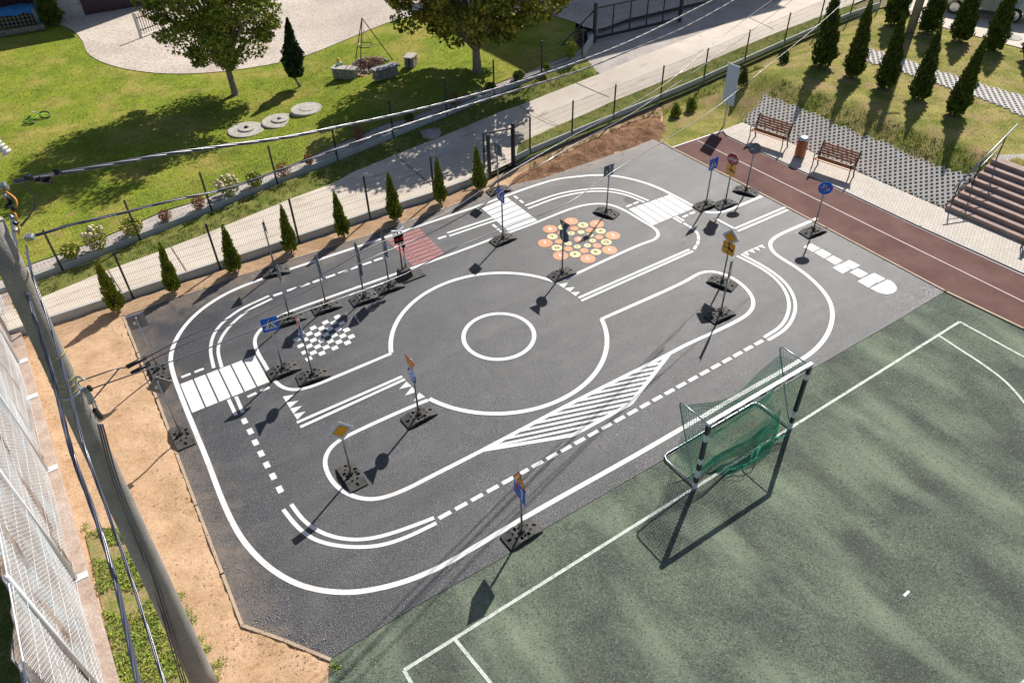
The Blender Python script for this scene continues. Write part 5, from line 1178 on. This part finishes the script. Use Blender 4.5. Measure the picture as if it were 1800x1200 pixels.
hp_ = GT(128, 31, .3); house(hp_, -1.2, 5.0, 8, 6.3, 'grey plastered house with wide maroon door in shadow at the top left', [(2.45, 1.25, 3.6, 2.5)])
house(GT(28, 24, .3), -7.5, 1.9, 6, 7.6, 'darker house wing with maroon boarded front behind the blue covered pile', [(-2.2, 1.25, 6.5, 2.4)])
S_ = GT(920, 127, .3); cr_ = S_+Vector((.505, .947, 0))*12.6; house(cr_, 0, 15.5, 11, 12.6-.3, 'large plastered building behind the driveway casting its shadow on the lawn', [(2, 1.2, 1, 1.1), (5, 1.2, 1, 1.1), (9, 1.2, 2, 2.2)], rp=.02)
# shed things at top left
bt = mat('blue_tarp', (.03, .16, .42), (.05, .26, .55), rough=.5, sc=4)
p = GT(28, 46, .3); r = empty('covered_woodpile', p, math.radians(24), 'low pile covered with blue tarpaulin in the house shadow at the top left corner', 'woodpile')
mb = MB()
for i in range(12):
    for j in range(4): mb.tube([(-1.1+.2*i, -.25, .1+.19*j), (-1.1+.2*i, .5, .1+.19*j)], .09, 7)
mb.build('logs', mat('log_wood', (.24, .19, .14), (.32, .26, .2), rough=.9, sc=6), r); V_ = []
mb = MB(); gx, gy = 16, 8; vs = []
for i in range(gx+1):
    for j in range(gy+1): x_, y_ = -1.35+2.6*i/gx, -.4+1.2*j/gy; vs.append((x_, y_, .88+.03*math.sin(i*1.7)+.03*math.cos(j*2.1+i)-(.25 if i in (0, gx) or j in (0, gy) else 0)))
mb.add(vs, [(i*(gy+1)+j, (i+1)*(gy+1)+j, (i+1)*(gy+1)+j+1, i*(gy+1)+j+1) for i in range(gx) for j in range(gy)]); mb.build('tarpaulin', bt, r, smooth=True)
p = GT(45, 58, .3); tag(MB().tube([p+Vector((-1.2, -.75, .13)), p+Vector((.9, .4, .15))], .16, 10).build('felled_log', bark, smooth=True), 'pale felled log lying on the shaded grass below the blue tarpaulin', 'log')
p = GT(76, 42, .3); r = empty('water_barrel', p, 0, 'blue grey water barrel beside the blue covered pile', 'barrel'); MB().lathe((0, 0, 0), [(.28, 0), (.32, .3), (.32, .6), (.28, .88)], 20).build('body', mat('barrel_grey', (.20, .27, .32), rough=.5), r, smooth=True); MB().lathe((0, 0, .88), [(.29, 0), (.29, .04), (.02, .05)], 20).build('lid', bt, r)
rt = make_thuja(2.6, .62, 5000, thujad, 77, 'dark bushy conifer in shadow between the barrel and the maroon door', None, GT(95, 44, .3), .06); rt.name = 'conifer_shrub'; rt['category'] = 'conifer'
# small lattice garden gate casting the ladder-like shadow
p = GT(268, 60, .3); r = empty('lattice_gate', p, math.radians(60), 'pale lattice gate and post left of the birch-like tree crown', 'gate')
mb = MB()
for k in range(9): mb.box((-.6+.15*k, 0, .65), (.03, .02, 1.0))
mb.build('pales', dmetal, r); mb = MB().box((0, .03, .35), (1.3, .03, .04)).box((0, .03, .95), (1.3, .03, .04)); mb.build('cross_rails', dmetal, r)
MB().box((.72, 0, .7), (.1, .1, 1.5)).build('post', conc, r, bevel=.01); MB().box((-.72, 0, .6), (.1, .1, 1.3)).build('post', conc, r, bevel=.01)
# ================================================================ CAR
w0, w1 = GT(1681, 16, .04), GT(1783, 32, .04); cdv = (w1-w0); ry = math.atan2(cdv.y, cdv.x); WB = cdv.length
r = empty('parked_car', (w0+w1)/2, ry, 'silver estate car parked on the pale paving, cut by the top picture edge', 'car'); r.location.z = T(w0.x, w0.y)+.03
silver = mat('silver_paint', (.40, .41, .42), rough=.25, metal=.6, coat=.8); glassm = mat('car_glass', (.02, .025, .03), rough=.05, spec=.8); tyre = mat('tyre_rubber', (.018, .018, .018), rough=.8)
bpy.context.view_layer.update()
fr_, re_ = -WB/2-.85, WB/2+.95; hw = .87
prof_ = [(fr_, .32), (fr_-.02, .55), (fr_+.12, .70), (-WB/2+.45, .92), (-WB/2+.75, .97), (-WB/2+1.35, 1.38), (.2, 1.46), (WB/2+.35, 1.42), (re_-.12, 1.0), (re_, .75), (re_, .34)]
def arch(cx, R_=.36, n=9): return [(cx+R_*math.cos(math.pi*k/n), max(.22, .30+R_*math.sin(math.pi*k/n))) for k in range(n+1)]
low = [(re_, .34), (re_-.1, .22)]+arch(WB/2)+[(0, .20)]+arch(-WB/2)+[(fr_+.1, .22)]
outl = prof_[:-1]+low; n = len(outl); vs = []
for y, ins in ((0, 0), (hw, 0)): pass
sec = []
for s in (-1, 1):
    for (x, z) in outl: sec.append((x, s*(hw-(.20*max(0, z-.93)/.5 if z > .93 else 0)), z))
# the near side of the car is y > 0 or y < 0 depending on heading; arches are cut on both sides
mb = MB(); bm = bmesh.new(); bv = [bm.verts.new(v) for v in sec]
fA = bm.faces.new(bv[:n]); fB = bm.faces.new(bv[n:][::-1])
for i in range(n): bm.faces.new((bv[i], bv[n+i], bv[n+(i+1) % n], bv[(i+1) % n]))
bmesh.ops.triangulate(bm, faces=[fA, fB]); bmesh.ops.recalc_face_normals(bm, faces=bm.faces); me = bpy.data.meshes.new('body'); bm.to_mesh(me); bm.free(); me.materials.append(silver); bo = bpy.data.objects.new('body', me); COL.objects.link(bo); bo.parent = r
bvm = bo.modifiers.new('bevel', 'BEVEL'); bvm.width = .04; bvm.segments = 3; bvm.limit_method = 'ANGLE'
for s in (-1, 1):
    MB().box((0, s*(hw-.035), 1.17), (2.1, .09, .30), taper=.86).build('side_window', glassm, r, bevel=.01)
    MB().box((0, s*(hw+.004), .30), (WB-.85, .03, .16)).build('sill', mat('dark_trim', (.05, .052, .055), rough=.6), r, bevel=.01)
    for cx in (-WB/2, WB/2):
        M = Matrix.Rotation(math.pi/2, 3, 'X'); w_ = MB().lathe((cx, s*(hw-.10), .31), [(.22, -.10), (.30, -.09), (.315, -.03), (.315, .03), (.30, .09), (.22, .10)], 26, M=M).build('wheel', tyre, r, smooth=True)
        mb = MB(); yo = s*(hw+.004)
        for k in range(7): a = 2*math.pi*k/7; mb.beam((cx+.03*math.cos(a), yo, .31+.03*math.sin(a)), (cx+.20*math.cos(a), yo, .31+.20*math.sin(a)), .02, .045, up=(0, 1, 0))
        mb.lathe((cx, yo, .31), [(.19, -.012), (.215, -.012), (.215, .012), (.19, .012)], 24, M=M); mb.build('rim', steel, w_)
MB().box((fr_+.02, 0, .62), (.06, 1.3, .14)).build('grille', blacks, r, bevel=.01)
for s in (-1, 1):
    MB().box((fr_+.08, s*.66, .66), (.16, .28, .13)).build('headlight', whites, r, bevel=.03); MB().box((re_-.05, s*.74, .85), (.1, .12, .3)).build('tail_light', reds, r, bevel=.02)

# fallen leaves and pebbles
def debris(name, poly, n, size, m, z, flat):
    xs = [p.x for p in poly]; ys = [p.y for p in poly]; x = RNG.uniform(min(xs), max(xs), n*3); y = RNG.uniform(min(ys), max(ys), n*3); k = inpoly(x, y, poly); x, y = x[k][:n], y[k][:n]
    V, F = leaves_at(np.stack([x, y, np.full(len(x), z)], 1), size, flat=flat); return npmesh(name, V, F, m, kind='stuff')
dl_ = mat('dead_leaf', (.45, .28, .10), (.30, .22, .12), rough=.8, sc=3, island=.4)
debris('fallen_leaves', PW([(580, 1180), (1662, 505), (1900, 600), (2000, 1250), (700, 1300)]), 90, .016, dl_, .004, .25)
debris('asphalt_leaves', AW, 80, .015, dl_, .016, .2)
pbm = mat('pebble_mix', (.52, .42, .32), (.34, .26, .19), rough=.9, sc=9, island=.35); P_ = []
for a, b in (((222, 565), (428, 1090)), ((225, 552), (640, 412)), ((428, 1100), (578, 1158)), ((640, 414), (1110, 262))):
    A2, B2 = G(*a), G(*b)
    for k in range(260): t = random.random(); q = A2.lerp(B2, t); P_.append((q.x+random.gauss(0, .28), q.y+random.gauss(0, .28), .012))
sp_ = [G(*p) for p in [(225, 1250), (208, 1190), (130, 880), (60, 640), (210, 560), (300, 800), (420, 1110), (570, 1165), (600, 1250)]]
xs = RNG.uniform(min(p.x for p in sp_), max(p.x for p in sp_), 2600); ys = RNG.uniform(min(p.y for p in sp_), max(p.y for p in sp_), 2600); k = inpoly(xs, ys, sp_)
P_ += [(a, b, .01) for a, b in zip(xs[k], ys[k])]
P_ = np.array(P_); n = len(P_); s_ = RNG.uniform(.006, .017, n)**1.0; O = np.array([(1, 0, 0), (-1, 0, 0), (0, 1, 0), (0, -1, 0), (0, 0, .8), (0, 0, -.8)]); V = (P_[:, None, :]+O[None]*s_[:, None, None]*RNG.uniform(.7, 1.3, (n, 6, 1))).reshape(-1, 3)
T8 = np.array([(0, 2, 4), (2, 1, 4), (1, 3, 4), (3, 0, 4), (2, 0, 5), (1, 2, 5), (3, 1, 5), (0, 3, 5)]); F = (np.arange(n)[:, None, None]*6+T8[None]).reshape(-1, 3); npmesh('pebbles', V, F, pbm, kind='stuff')
